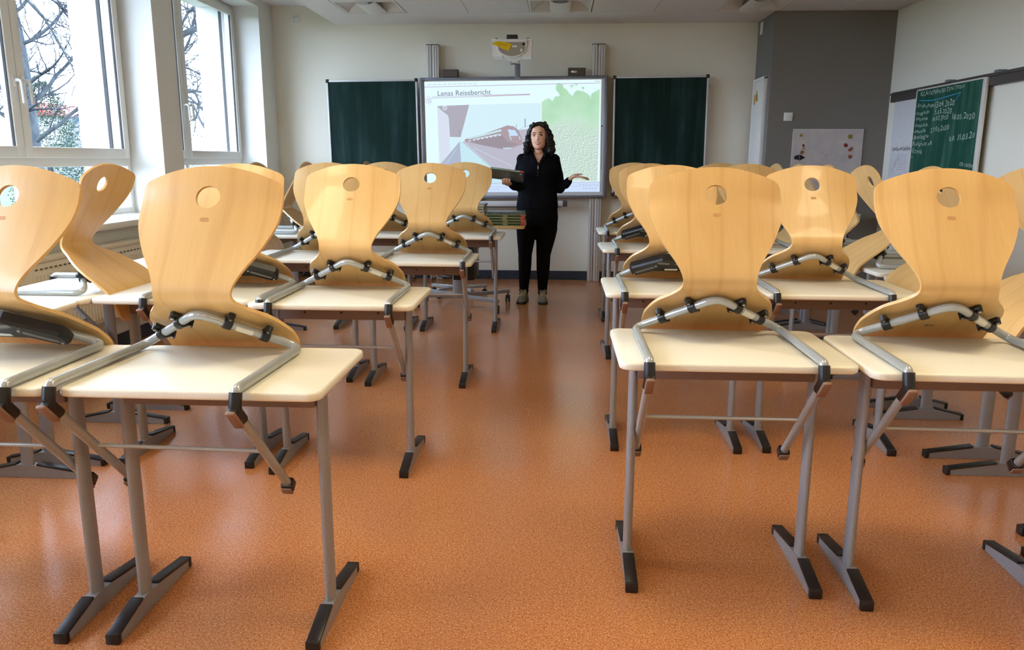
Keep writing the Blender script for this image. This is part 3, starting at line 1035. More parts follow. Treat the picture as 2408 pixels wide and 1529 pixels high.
# cx, near edge y, yaw, chair x, chair yaw, chair type, where
ROWS = [
    (.533, 2.23, 0, .517, 0, K1, 'nearest table on the right of the aisle'),
    (1.232, 2.165, -1.2, 1.218, -1.2, K1, 'nearest table at the right edge of the photo'),
    (-.937, 1.865, 0, -1.038, -2.0, K1, 'nearest table on the left of the aisle'),
    (-1.650, 1.86, 0, -1.640, 0, K2, 'nearest table at the left edge of the photo'),
    (.565, 3.46, 0, .547, 0, K2, 'second table on the right of the aisle'),
    (1.268, 3.48, 0, 1.212, 0, K1, 'second right table, outer of its pair'),
    (-.920, 3.08, 0, -.915, 0, K1, 'second table on the left of the aisle'),
    (-1.615, 3.14, 0, -1.465, 0, K2, 'second left table, outer of its pair'),
    (.645, 5.2, 1.5, .640, 0, K2, 'third table on the right of the aisle'),
    (1.345, 5.22, 0, 1.320, 0, K1, 'third right table, outer of its pair'),
    (-.832, 4.43, 0, -.780, 0, K1, 'third table on the left of the aisle'),
    (-1.530, 4.51, 0, -1.443, 0, K1, 'third left table, outer of its pair'),
    (.682, 6.475, 0, .653, 0, K1, 'table on the right of the aisle closest to the boards'),
    (1.384, 6.5, 0, 1.384, 0, K1, 'outer right table closest to the boards'),
    (-.768, 5.97, 0, -.747, 0, K1, 'table on the left of the aisle closest to the teacher'),
    (-1.466, 6.0, 0, -1.404, 0, K1, 'outer left table closest to the teacher'),
]
for cx, yn, a, hx, ha, k, where in ROWS:
    table(cx, yn, R(a), 'cream school table, ' + where, GT)
    co = chair(hx, yn + math.tan(R(a)) * (hx - cx), R(ha), k, ('plywood chair hung on the ' if k == K1 else 'black-mechanism plywood chair hung on the ') + where, GC, R(-7) if where.endswith('left edge of the photo') else 0.0)
    if where.endswith('right edge of the photo'):      # pencilled P under the seat
        sP = min((k for k in range(SAMP + 1) if k > SAMP * .6), key=lambda k: abs(_pts[k][1] - .048)); sP = _s[sP]
        mk = MB()
        mk.tube([shell_point(a, sP + b, -.0004) for a, b in ((-.018, -.006), (.0, -.008), (.016, -.002), (.004, .006), (-.008, .004))], .0007, 4)
        mk.tube([shell_point(a, sP + b, -.0004) for a, b in ((-.006, -.008), (-.008, .006), (-.004, .014))], .0007, 4)
        mk.obj('pencil_mark', 'label_print', co)
# tables along the windows, turned to face the middle of the room (chairs hang towards +x)
for yc, xw, ch, where in ((2.745, -2.45, None, 'window side, first from the camera'), (3.455, -2.45, 3.45, 'window side, second from the camera'),
                          (4.245, -2.45, None, 'window side, third from the camera'), (5.2, -2.45, 5.2, 'window side, fourth from the camera'),
                          (6.27, -2.45, 6.27, 'window side, fifth from the camera'), (8.25, -2.45, 8.27, 'window side, last before the front wall')):
    table(xw, yc, R(-90), 'cream topped school table turned sideways, ' + where, GT)
    if ch: chair(xw, ch, R(-90), K1, 'plywood chair hung on the sideways table, ' + where, GC)
for yc, xw, ch, where in ((2.295, 2.09, None, 'wall side, first from the camera'), (3.035, 2.17, 3.03, 'wall side, second from the camera'), (3.80, 2.17, 3.79, 'wall side, third from the camera'),
                          (4.56, 2.18, 4.62, 'wall side, fourth from the camera'), (5.325, 2.20, 5.32, 'wall side, fifth from the camera'),
                          (6.03, 2.22, 6.02, 'wall side, sixth from the camera'), (6.735, 2.24, 6.70, 'wall side, last before the grey column')):
    table(xw, yc, R(90), 'cream topped school table turned sideways, ' + where, GT)
    if ch: chair(xw, ch, R(90), K1, 'plywood chair hung on the sideways table, ' + where, GC)

# ------------------------------------------------------------------ boards on the front wall
def text_fit(mb, body, org, right, up, width, height, jitter=0.0, bold=0.0, seed=1, shear=0.0):
    """letters of the given cap height squeezed or stretched to the given width"""
    tmp = MB()
    text_mesh(body, 1.0, Matrix.Identity(4), tmp, jitter, bold, 1.0, shear, seed)
    xs = [p.x for p in tmp.v]
    x0, x1 = min(xs), max(xs)
    k = width / (x1 - x0); kh = height / 0.72
    org, right, up = Vector(org), Vector(right), Vector(up)
    mb.add([org + right * ((p.x - x0) * k) + up * (p.y * kh) for p in tmp.v], tmp.f)

BROOT = dict(rx=R(.62))
YBOARD = 8.70
def bx(x, z):      # boards hang a trace out of level, as in the photo
    a = BROOT['rx']; cx, cz = -.487, 1.56
    return (cx + (x - cx) * math.cos(a) - (z - cz) * math.sin(a), cz + (z - cz) * math.cos(a) + (x - cx) * math.sin(a))
def tilt(t):
    t.rotation_euler = (0, -BROOT['rx'], 0)
    return t

# pylons: floor standing aluminium column pairs that carry the boards
for xc, lab in ((-1.362, 'aluminium board column left of the projection board'), (.407, 'aluminium board column right of the projection board')):
    t = thing('board_column', lab, 'column', (xc, 8.80, 0), 0, 'floor-standing aluminium board columns')
    m = MB()
    for a, b in ((-.066, -.012), (-.004, .066)):
        m.bbox(a, b, -.05, .048, .002, 2.52, .004)
    m.bbox(-.014, -.002, -.02, .048, .002, 2.51, .002)
    m.obj('profile', 'aluminium', t, 30)
    m = MB()
    for a in (-.039, .02, .045): m.box(a - .003, a + .003, -.0515, -.0495, .01, 2.51)
    m.obj('groove', 'board_frame_grey', t)
    MB().bbox(-.068, .068, -.052, .05, 2.52, 2.527, .002).obj('end_cap', 'dark_grey', t)
    MB().bbox(-.01, .002, -.053, -.045, .55, .565, .001).obj('stop_bolt', 'screw_metal', t)

def chalkboard(xc, zc, wd, ht, lab):
    p = bx(xc, zc)
    t = tilt(thing('chalkboard', lab, 'chalkboard', (p[0], YBOARD, p[1]), 0, 'dark green chalkboards on the front wall'))
    h, v = wd / 2, ht / 2
    MB().box(-h + .01, h - .01, .002, .022, -v + .01, v - .01).obj('writing_surface', 'dark_chalkboard', t)
    for a in ((-h, -h + .018), (h - .018, h)): MB().bbox(a[0], a[1], -.004, .026, -v, v, .003).obj('side_trim', 'whiteboard_rim', t, 30)
    for a in ((-v, -v + .018), (v - .018, v)): MB().bbox(-h + .015, h - .015, -.0035, .0255, a[0], a[1], .003).obj('edge_trim', 'whiteboard_rim', t, 30)
    for sx in (-1, 1):
        for sz in (-1, 1):
            MB().bbox(sx * (h - .010) - .018, sx * (h - .010) + .018, -.009, .028, sz * (v - .008) - .02, sz * (v - .008) + .02, .008).obj('corner_cap', 'black_plastic', t, 40)
    # carriers that reach back to the wall
    MB().bbox(-h + .1, -h + .16, .026, YF - YBOARD, -.3, .3, .004).obj('wall_carrier', 'dark_grey', t)
    MB().bbox(h - .16, h - .1, .026, YF - YBOARD, -.3, .3, .004).obj('wall_carrier', 'dark_grey', t)
    return t
chalkboard(-2.012, 1.56, .985, 1.235, 'dark wiped chalkboard left of the projection board')
chalkboard(1.070, 1.56, .99, 1.235, 'dark wiped chalkboard right of the projection board')

# ---- interactive projection board
p = bx(-.487, 1.553)
wb = tilt(thing('projection_board', 'large interactive whiteboard showing a projected slide titled Lenas Reisebericht', 'whiteboard', (p[0], YBOARD, p[1])))
hw, hh = 1.003, .637
fr = MB()
for a in ((-hw, -hw + .04), (hw - .04, hw)): fr.bbox(a[0], a[1], -.028, .05, -hh, hh, .012)
for a in ((-hh, -hh + .028), (hh - .028, hh)): fr.bbox(-hw + .02, hw - .02, -.0275, .0495, a[0], a[1], .010)
fr.obj('board_frame', 'board_frame_grey', wb, 40)
MB().box(-hw + .02, hw - .02, .0, .045, -hh + .02, hh - .02).obj('board_surface', 'whiteboard_rim', wb)
dots = MB()
for k in range(20):
    z = .12 - k * .0235
    r_ = .009 if k == 0 else .0045
    dots.prism([(.945 + r_ * math.cos(j * PI / 4), z + r_ * math.sin(j * PI / 4)) for j in range(8)], -.002, -.0003, 'y')
dots.obj('touch_keys', 'seal_black', wb)
MB().bbox(-.62, .56, -.10, -.03, -hh - .085, -hh - .028, .006).obj('pen_tray', 'whiteboard_rim', wb, 30)
MB().bbox(.53, .58, -.102, -.03, -hh - .09, -hh - .024, .005).obj('tray_end', 'dark_grey', wb, 30)
MB().bbox(-.60, .52, -.08, -.04, -hh - .095, -hh - .085, .002).obj('tray_lip', 'dark_grey', wb)

# the projected slide: flat emissive picture areas in a 416 x 262 grid, drawn on the board surface
E_S = 1.02
def scr(name, rgb, s=E_S):
    return m_emit(name, srgb(*rgb)[:3], s)
scr('slide_white', (226, 250, 255)); scr('slide_line', (176, 160, 196)); scr('slide_text', (128, 120, 150)); scr('slide_photo_sky', (212, 238, 248))
scr('slide_canopy', (172, 170, 182)); scr('slide_building', (214, 222, 238)); scr('slide_platform', (172, 182, 204)); scr('slide_strip', (196, 230, 240))
scr('slide_track', (186, 184, 200)); scr('slide_train', (172, 154, 162)); scr('slide_train_window', (196, 222, 250)); scr('slide_train_dark', (154, 144, 154))
scr('slide_bar', (202, 222, 250)); scr('slide_pole', (140, 150, 172)); scr('slide_red', (200, 132, 140))
def map_material():
    m = m_emit('slide_map', (1, 1, 1), E_S); n = N(m)
    mp = n.coords('Object')
    a = n.noise(mp, 52, 4, 0.6, 1.2)
    mp2 = n.coords('Object'); mp2.inputs['Location'].default_value = (.003, 0, -.003)
    b = n.noise(mp2, 52, 4, 0.6, 1.2)
    d = n.new('ShaderNodeMath', operation='SUBTRACT'); n.link(a, 'Fac', d, 0); n.link(b, 'Fac', d, 1)
    sep = n.new('ShaderNodeSeparateXYZ'); tc = n.new('ShaderNodeTexCoord'); n.link(tc, 'Object', sep, 0)
    big = n.noise(mp, 3.2, 2)
    hz = n.new('ShaderNodeMapRange'); hz.inputs['From Min'].default_value = .28; hz.inputs['From Max'].default_value = .05
    ad = n.new('ShaderNodeMath', operation='MULTIPLY_ADD'); ad.inputs[1].default_value = -.45
    n.link(big, 'Fac', ad, 0); n.link(sep, 'Z', ad, 2)
    n.link(ad, 0, hz, 'Value')
    hz.inputs['From Min'].default_value = -.02; hz.inputs['From Max'].default_value = -.20
    rel = n.new('ShaderNodeMath', operation='MULTIPLY'); n.link(d, 0, rel, 0); n.link(hz, 0, rel, 1)
    rr = n.new('ShaderNodeMath', operation='MULTIPLY_ADD'); rr.inputs[1].default_value = 2.5; rr.inputs[2].default_value = .5
    n.link(rel, 0, rr, 0)
    shade = n.ramp(rr, 0, [(0.15, srgb(142, 156, 158)), (0.48, srgb(198, 224, 208)), (0.85, srgb(240, 254, 252))])
    low = n.ramp(big, 'Fac', [(0.3, srgb(172, 218, 180)), (0.7, srgb(196, 232, 206))])
    mx = n.mix((hz, 0), (low, 0), (shade, 0))
    n.link(mx, 2, n.b, 'Emission Color')
map_material()
UX, UZ = 1.885 / 416, 1.17 / 262
def cv(u, v): return (-.953 + u * UX, .598 - v * UZ)
lay = [0]
def draw(name, mname, polys, parent):
    lay[0] += 1
    y = -.0004 - lay[0] * .00022
    m = MB()
    for pl in polys:
        m.add([Vector((cv(*q)[0], y, cv(*q)[1])) for q in pl], [list(range(len(pl)))])
    return m.obj(name, mname, parent)
def bar(u0, v0, u1, v1, t_):
    d = Vector((u1 - u0, v1 - v0)).normalized(); nn = Vector((-d.y, d.x)) * t_ / 2
    return [(u0 + nn.x, v0 + nn.y), (u1 + nn.x, v1 + nn.y), (u1 - nn.x, v1 - nn.y), (u0 - nn.x, v0 - nn.y)]
def z5(pts): return [(x / 4.498 - 40, y / 4.498 - 30) for x, y in pts]
def coast(pts, last=28, amp=2.2):
    rnd = random.Random(len(pts)); out = []
    for i in range(len(pts)):
        a, b = pts[i], pts[(i + 1) % len(pts)]
        out.append(a)
        if i < last - 6 or len(pts) < 8:
            for f in (.25, .5, .75): out.append((a[0] + (b[0] - a[0]) * f + rnd.uniform(-amp, amp) * .6, a[1] + (b[1] - a[1]) * f + rnd.uniform(-amp, amp)))
    return out
img = draw('projected_slide', 'slide_white', [[(0, 0), (416, 0), (416, 262), (0, 262)]], wb)
draw('photo_sky', 'slide_photo_sky', [[(29, 56), (275, 52), (276, 226), (30, 232)]], img)
draw('map_picture', 'slide_map', [coast(z5([(1425, 365), (1470, 330), (1500, 325), (1540, 352), (1565, 308), (1612, 302), (1632, 322), (1615, 285), (1572, 222), (1578, 190), (1573, 165), (1642, 172), (1655, 212), (1690, 236), (1702, 284), (1712, 268), (1750, 300), (1772, 262), (1800, 240), (1840, 250), (1878, 262), (1935, 295), (1940, 330), (1950, 280), (2035, 232), (2034, 640), (2024, 1200), (1440, 1195), (1425, 700)]))], img)
for q_ in ([(1720, 190), (1745, 180), (1762, 196), (1750, 214), (1728, 212)], [(1772, 172), (1800, 168), (1806, 185), (1790, 200), (1775, 190)], [(1842, 215), (1868, 208), (1878, 226), (1858, 240)]):
    draw('map_island', 'slide_map', [coast(z5(q_), 30, 1.6)], img)
draw('photo_canopy', 'slide_canopy', [z5([(312, 390), (655, 380), (556, 720), (440, 716), (432, 510), (312, 392)])], img)
draw('photo_building', 'slide_building', [z5([(312, 400), (425, 490), (440, 870), (326, 1010)])], img)
draw('photo_platform', 'slide_platform', [z5([(326, 1010), (545, 765), (575, 1240), (326, 1240)])], img)
draw('photo_edge_strip', 'slide_strip', [z5([(545, 765), (572, 768), (905, 1075), (1060, 1230), (570, 1240)])], img)
draw('photo_track', 'slide_track', [z5([(572, 768), (700, 760), (1225, 760), (1420, 860), (1420, 1220), (1075, 1230)])], img)
draw('photo_rails', 'slide_strip', [bar(*z5([(600, 775)])[0], *z5([(1080, 1225)])[0], 1.1), bar(*z5([(690, 830)])[0], *z5([(1110, 1035)])[0], .9), bar(*z5([(510, 840)])[0], *z5([(400, 1000)])[0], .8)], img)
draw('photo_train', 'slide_train', [z5([(600, 742), (800, 690), (990, 625), (1060, 600), (1130, 612), (1180, 650), (1215, 720), (1225, 800), (1130, 835), (1000, 850), (760, 800), (600, 765)])], img)
draw('photo_train_side', 'slide_train_dark', [z5([(620, 752), (1000, 700), (1060, 770), (1180, 800), (1000, 850), (760, 800)])], img)
draw('photo_train_stripe', 'slide_strip', [z5([(640, 735), (990, 640), (1000, 660), (640, 746)]), z5([(1010, 835), (1110, 838), (1090, 848), (1015, 845)]), z5([(700, 740), (960, 690), (960, 700), (700, 748)])], img)
draw('photo_side_windows', 'slide_building', [z5([(640 + k * 46, 757 - k * 9), (668 + k * 46, 752 - k * 9), (668 + k * 46, 764 - k * 8), (640 + k * 46, 767 - k * 8)]) for k in range(8)], img)
draw('photo_train_window', 'slide_train_window', [z5([(1062, 642), (1140, 650), (1178, 710), (1090, 712)])], img)
draw('photo_train_lamps', 'slide_strip', [z5([(1070, 690), (1082, 700), (1108, 752), (1096, 750)]), z5([(1182, 715), (1192, 718), (1200, 752), (1190, 750)])], img)
draw('photo_wall', 'slide_track', [z5([(1180, 650), (1290, 636), (1420, 700), (1420, 860), (1225, 770)])], img)
draw('photo_wires', 'slide_pole', [bar(*z5([(1250, 530)])[0], *z5([(1250, 620)])[0], 2.2), bar(*z5([(1157, 588)])[0], *z5([(1157, 625)])[0], 1.2), bar(*z5([(1190, 640)])[0], *z5([(1410, 560)])[0], .6), bar(*z5([(540, 640)])[0], *z5([(548, 715)])[0], 1.4)], img)
draw('photo_badge', 'slide_building', [[(47.5 + 5.5 * math.cos(k * PI / 8), 61 + 5.5 * math.sin(k * PI / 8)) for k in range(16)]], img)
def ring(u, v, r, th, n=20): return [[(u + q * math.cos(2 * PI * k / n), v + q * math.sin(2 * PI * k / n)) for q, k in ((r, i), (r, i + 1), (r - th, i + 1), (r - th, i))] for i in range(n)]
draw('photo_badge_mark', 'slide_text', ring(47.5, 61, 2.6, .8) + [bar(45.5, 62.5, 49.5, 59.5, .8)], img)
draw('knot_logo', 'slide_line', ring(9, 38, 4, .7) + ring(13, 43, 4, .7) + ring(6, 45, 4, .7) + ring(11.5, 48.5, 4, .7), img)
draw('slide_rules', 'slide_line', [bar(0, 12.5, 414, 8, 1.2), bar(16, 38.3, 250, 33.5, 1.0), bar(18, 35.0, 250, 31.2, .9)], img)
draw('slide_red_rule', 'slide_red', [bar(140, 34.4, 250, 32.1, .8)], img)
draw('window_title', 'slide_line', [bar(8 + k * 12, 6.8 - k * .08, 8 + k * 12 + 9, 6.8 - k * .08, .9) for k in range(10)] + [bar(400, 4, 403, 4, 1), bar(405, 4, 408, 4, 2.2), bar(411, 4, 413, 4, 2)], img)
draw('task_bar', 'slide_bar', [[(0, 241), (416, 238), (416, 262), (0, 262)]], img)
draw('task_bar_lines', 'slide_line', [bar(0, 241.5, 416, 238.6, 1.0), bar(0, 251, 416, 248, .6), bar(173, 252, 173, 258, .7)] + [bar(368 + 8 * k, 244, 371 + 8 * k, 244, 1.6) for k in range(6)] + [bar(376 + 7 * k, 254, 380 + 7 * k, 254, 1.6) for k in range(5)] + [bar(144 + 3 * k, 255.5, 146 + 3 * k, 255.5, 1) for k in range(9)], img)
lay[0] += 1
tm = MB(); q = cv(31.5, 33.2); q2 = cv(157.5, 31.0)
text_fit(tm, 'Lenas Reisebericht', (q[0], -.0004 - lay[0] * .00022, q[1]), ((1), 0, (q2[1] - q[1]) / (q2[0] - q[0])), (0, 0, 1), q2[0] - q[0], 12.0 * UZ, 0, .004)
tm.obj('slide_title', 'slide_text', img)

# loudspeaker boxes on top of the board
for xa, lab, badge in ((-1.165, 'small dark loudspeaker on the left top edge of the projection board', False), (.185, 'small dark loudspeaker with badge on the right top edge of the projection board', True)):
    p = bx(xa, 2.19)
    t = thing('loudspeaker', lab, 'loudspeaker', (p[0], YBOARD, p[1] + .001), 0, 'loudspeakers on the projection board')
    MB().bbox(-.092, .092, .0, .06, .0, .082, .004).obj('case', 'dark_grey', t, 30)
    MB().bbox(-.084, .084, -.004, .002, .006, .076, .002).obj('grille', 'board_rail', t)
    if badge:
        MB().prism(rrect(-.062, .0, .032, .050, .0085, 4), -.0055, -.0035, 'y').obj('badge', 'screw_metal', t)
        MB().prism(rrect(-.030, -.004, .037, .045, .003, 3), -.0065, -.0054, 'y').obj('badge_lamp', 'dark_grey', t)

# projector on its arm
t = thing('projector', 'white short-throw projector with yellow note on an arm above the projection board', 'projector', (-.445, 7.72, 2.33))
def ushape(wt, wb_, top, bot, n=10):
    pts = [(wt, top), (-wt, top)]
    for k in range(n + 1):
        a = PI + PI * k / n
        pts.append((wb_ * math.cos(a), bot + (top - bot) * .55 * (1 + math.sin(a)) ** .8 if True else 0))
    return pts
body = MB()
rings = []
for y, k in ((-.14, .96), (-.13, 1.0), (.12, 1.0), (.14, .92)):
    rings.append([Vector((p[0] * k, y, p[1] * k)) for p in ushape(.142, .14, .075, -.088)])
body.loft(rings).obj('case', 'white_plastic', t, 40)
m_paint('projector_face', srgb(150, 144, 128), .5, 0.0)
MB().prism([(p[0] * .88, p[1] * .84 + .004) for p in ushape(.142, .14, .06, -.088)], -.146, -.1405, 'y').obj('rear_panel', 'projector_face', t)
for s in (-1, 1):
    w_ = MB()
    w_.loft([[Vector((s * .12, y, .07)), Vector((s * .186, y, .07)), Vector((s * .182, y, -.055)), Vector((s * .178, y, -.07)), Vector((s * .09, y, -.07))] for y in (-.12, .10)])
    w_.obj('side_wing', 'white_plastic', t, 20)
    MB().lathe([(.012, 0), (.012, .012), (.006, .014)], 10, (s * .148, -.1, .082)).obj('fixing_knob', 'black_plastic', t)
    MB().bbox(s * .165 - .022, s * .165 + .022, -.128, .11, .062, .088, .004).obj('corner_clamp', 'white_plastic', t, 30)
MB().bbox(-.185, .185, -.127, .105, .072, .083, .003).obj('top_plate', 'white_plastic', t, 30)
MB().bbox(-.05, .05, -.10, .02, .083, .126, .004).obj('connector_box', 'black_plastic', t, 30)
MB().prism([(.108 + .013 * math.cos(k * PI / 8), .035 + .013 * math.sin(k * PI / 8)) for k in range(16)], -.148, -.145, 'y').obj('lens_port', 'seal_black', t)
MB().prism([(.003, .008), (.05, .008), (.05, .024), (.003, .024)], -.1475, -.1459, 'y').obj('type_label', 'white_label', t)
MB().prism([(.075, -.03), (.098, -.03), (.098, -.008), (.083, -.004)], -.1475, -.1459, 'y').obj('type_label', 'white_label', t)
m_noisy('note_yellow', srgb(226, 188, 0), srgb(216, 176, 0), 20, .6)
nt_ = MB()
P_ = [(-.185, .040), (-.135, .062), (-.08, .058), (.0, .035), (-.028, -.026), (-.085, -.003), (-.14, .020)]
nt_.prism(P_[::-1], -.150, -.1485, 'y')
no = nt_.obj('yellow_note', 'note_yellow', t)
tx = MB(); text_fit(tx, 'Projektor', (-.118, -.1503, .040), (.93, 0, -.30), (.30, 0, .93), .085, .013, .6, 0, 4)
tx.obj('note_writing', 'label_print', no)
arm = MB()
arm.bbox(-.022, .022, .88, .93, -.14, .11, .003)
arm.bbox(-.02, .02, .10, .93, .075, .11, .003)
arm.obj('arm', 'aluminium', t, 30)
MB().bbox(-.028, .028, .875, .935, -.16, -.02, .003).obj('arm_foot', 'board_frame_grey', t, 30)
MB().tube([(-.03, .10, -.05), (-.035, .30, -.09), (-.015, .87, -.02)], .007, 6).obj('cable', 'black_plastic', t, 40)

# ------------------------------------------------------------------ right-hand wall: rail, green board, poster
t = thing('board_rail', 'dark wall rail carrying the green chalkboard', 'rail', (XR, 6.3, 1.925))
MB().bbox(-.045, 0, -2.2, 1.765, -.045, .045, .004).obj('rail_profile', 'board_rail', t, 30)
MB().bbox(-.058, -.004, -2.2, 1.765, .020, .034, .003).obj('upper_track', 'board_rail', t, 30)
for y in (-.13, .62):
    MB().bbox(-.062, -.002, y - .035, y + .035, .035, .058, .004).obj('hanger', 'board_frame_grey', t, 30)
gb = thing('green_chalkboard', 'green chalkboard on the right wall with a chalk list of test dates', 'chalkboard', (3.175, 6.86, 1.44))
MB().box(-.008, .006, -.555, .590, -.53, .495).obj('writing_surface', 'green_chalkboard', gb)
MB().bbox(-.014, .01, -.575, -.53, -.54, .505, .004).obj('end_trim', 'aluminium', gb, 30)
MB().bbox(-.012, .01, .582, .596, -.54, .50, .003).obj('end_trim', 'aluminium', gb, 30)
MB().bbox(-.012, .01, -.53, .582, .495, .507, .003).obj('top_trim', 'aluminium', gb, 30)
m_noisy('chalk_white', srgb(206, 216, 206), srgb(150, 176, 160), 160, .9)
m_noisy('chalk_blue', srgb(70, 156, 190), srgb(50, 130, 160), 120, .9)
CH = [('KLASSENARBEITEN/Tests', 7.369, 1.883, 6.608, 1.894, 0.036), ('-Erdkunde', 7.43, 1.795, 7.094, 1.779, 0.033), ('13.04.2020', 7.075, 1.776, 6.743, 1.766, 0.046),
      ('-English', 7.434, 1.728, 7.172, 1.73, 0.031), ('5.05.2020', 7.067, 1.718, 6.776, 1.711, 0.041), ('-Mathe', 7.436, 1.679, 7.185, 1.677, 0.03), ('16.03.2020', 7.091, 1.663, 6.823, 1.667, 0.034),
      ('18.05.2020', 6.751, 1.658, 6.4, 1.646, 0.047), ('-Deutsch', 7.437, 1.628, 7.172, 1.623, 0.03), ('-Musik', 7.437, 1.57, 7.193, 1.577, 0.031), ('27.03.2020', 7.107, 1.571, 6.79, 1.58, 0.038),
      ('-Biologie', 7.446, 1.52, 7.136, 1.529, 0.034), ('-Religion eR', 7.452, 1.458, 7.056, 1.469, 0.037), ('kR 11.03.20', 6.755, 1.483, 6.366, 1.506, 0.044), ('-EtHik', 7.446, 1.403, 7.222, 1.395, 0.037),
      ('-', 7.448, 1.353, 7.398, 1.355, 0.031), ('Oh Tischul', 6.543, 1.288, 6.331, 1.284, 0.032)]
for k, (s, y0, z0, y1, z1, h_) in enumerate(CH):
    m = MB()
    d = Vector((0, y1 - y0, z1 - z0)); L = d.length; d.normalize()
    text_fit(m, s, (-.0095, y0 - 6.86, z0 - 1.44), d, (0, -.06, 1), L, h_, .55 if s != '-' else .01, .001, 20 + k)
    m.obj('chalk_line', 'chalk_white', gb)
m = MB()
pl = [(7.383, 1.856), (7.25, 1.845), (7.161, 1.841), (7.023, 1.843), (6.8, 1.857), (6.651, 1.868), (6.655, 1.860), (6.80, 1.849), (7.02, 1.835), (7.161, 1.833), (7.26, 1.838), (7.383, 1.848)]
m.add([Vector((-.0095, a - 6.86, b - 1.44)) for a, b in pl], [list(range(len(pl)))])
m.add([Vector((-.0096, a - 6.86, b - 1.44)) for a, b in ((6.655, 1.866), (6.665, 1.850), (6.725, 1.812), (6.73, 1.80), (6.735, 1.812), (6.675, 1.852))], [list(range(6))])
m.obj('chalk_underline', 'chalk_blue', gb)
ps = thing('paper_poster', 'white hand-drawn paper sheet with black heading beside the green chalkboard', 'poster', (3.205, 7.79, 1.44))
m_noisy('poster_paper', srgb(214, 212, 212), srgb(206, 204, 206), 30, .8)
MB().box(-.002, .024, -.325, .205, -.55, .50).obj('sheet', 'poster_paper', ps)
m = MB(); text_fit(m, 'Lernfluss und Gedanken', (-.0026, .155, -.012), (0, -1, .0), (0, -.05, 1), .40, .036, .5, .022, 77)
m.obj('heading', 'label_print', ps)
sk = MB()
def stroke(pts, th=.0016):
    for a, b in zip(pts[:-1], pts[1:]):
        d = (Vector(b) - Vector(a)).normalized(); nn = Vector((-d.y, d.x)) * th
        sk.add([Vector((-.0026, q.x, q.y)) for q in (Vector(a) + nn, Vector(b) + nn, Vector(b) - nn, Vector(a) - nn)], [(0, 1, 2, 3)])
for k in range(8):
    z = -.055 - k * .019
    stroke([(.0, z), (-.08, z + .002 * (k % 2)), (-.165, z - .002)])
stroke([(.0, -.05), (.005, -.10), (-.008, -.15), (.0, -.195)]); stroke([(-.165, -.05), (-.16, -.12), (-.17, -.195)])
rnd = random.Random(9)
for k in range(16):
    y = .19 - k * .011; z = -.17 - .06 * math.sin(k * .35) - .012 * (k % 3)
    stroke([(y, z), (y - .03, z + .07), (y - .05, z + .10 - .006 * k)], .0011)
stroke([(.08, -.12), (.078, -.145)], .006); stroke([(.062, -.125), (.06, -.17)], .006); stroke([(-.02, -.235), (-.03, -.24)], .008); stroke([(-.055, -.235), (-.065, -.24)], .008)
sk.obj('pen_drawing', 'pen_smudge', ps)

# ------------------------------------------------------------------ teacher's mobile table with books
t = thing('mobile_desk', 'mobile teacher desk on castors with a wooden top behind the left tables', 'table', (-.82, 7.06, 0))
m_noisy('desk_beech', srgb(214, 184, 132), srgb(204, 172, 118), 12, .45, 0, (.2, 1, 1))
slab(MB(), rrect(-.50, .535, -.26, .28, .03, 4), .742, .766, .005).obj('desk_top', 'desk_beech', t, 40)
ring_ = lambda z, r_: [Vector((-.06 + r_ * 1.0 * math.cos(2 * PI * j / 20), r_ * .8 * math.sin(2 * PI * j / 20), z)) for j in range(20)]
MB().loft([ring_(.10, .065), ring_(.50, .065), ring_(.501, .055), ring_(.74, .055)]).obj('lifting_column', 'grey_leg', t, 50)
b = MB()
ends = [(.36, .30), (.30, -.27), (-.42, .28), (-.45, -.02)]
for ex, ey in ends:
    dd = Vector((ex + .06, ey, 0)); L = dd.length
    M_ = Matrix.Translation((-.06, 0, .115)) @ Matrix.Rotation(math.atan2(dd.y, dd.x), 4, 'Z')
    b.bbox(0, L + .01, -.018, .018, -.022, .012, .004, M_)
b.obj('base_arms', 'grey_leg', t, 30)
for ex, ey in ends:
    c = MB()
    for s in (-1, 1): c.lathe([(.036, -.008), (.038, 0), (.036, .008)], 18, (ex + s * .013, ey - .012, .039), Matrix.Rotation(PI / 2, 3, 'Y'))
    c.bbox(ex - .006, ex + .006, ey - .03, ey + .01, .04, .095, .003)
    c.obj('castor', 'black_plastic', t, 40)

def book(x, y, z, rz, L, W, T, cover, label, tail=None, spine_side=-1):
    """closed book lying flat: cover wraps the spine, pages show on the other three edges"""
    o = thing('school_book', label, 'book', (x, y, z), rz, 'school books on the teacher desk')
    e = .003
    m = MB().bbox(-L / 2, L / 2, -W / 2, W / 2, 0, e, .0008)
    m.bbox(-L / 2, L / 2, -W / 2, W / 2, T - e, T, .0008)
    ys_ = (-W / 2, -W / 2 + e) if spine_side < 0 else (W / 2 - e, W / 2)
    m.bbox(-L / 2, L / 2, ys_[0], ys_[1], .0005, T - .0005, .0008)
    m.obj('cover', cover if not tail else 'book_board', o)
    if tail: MB().bbox(-L / 2 + .001, L / 2 - .001, ys_[0] - .0008, ys_[0] + .002, .004, T - .004, .0008).obj('spine', cover, o)
    MB().box(-L / 2 + .004, L / 2 - .004, -W / 2 + .003, W / 2 - .004, e, T - e).obj('pages', 'book_pages', o)
    if tail:
        MB().box(L / 2 - .034, L / 2 + .0004, ys_[0] - .0014, ys_[0] + .002, .0035, T - .0035).obj('red_spine_end', tail, o)
        MB().box(-.02, .02, ys_[0] - .0012, ys_[0] + .002, .006, T - .006).obj('spine_title', 'book_title', o)
    return o
m_noisy('book_board', srgb(176, 170, 130), srgb(150, 150, 112), 40, .5); m_noisy('book_green', srgb(44, 78, 40), srgb(30, 54, 34), 25, .4); m_noisy('book_dark', srgb(72, 84, 78), srgb(104, 112, 106), 25, .35)
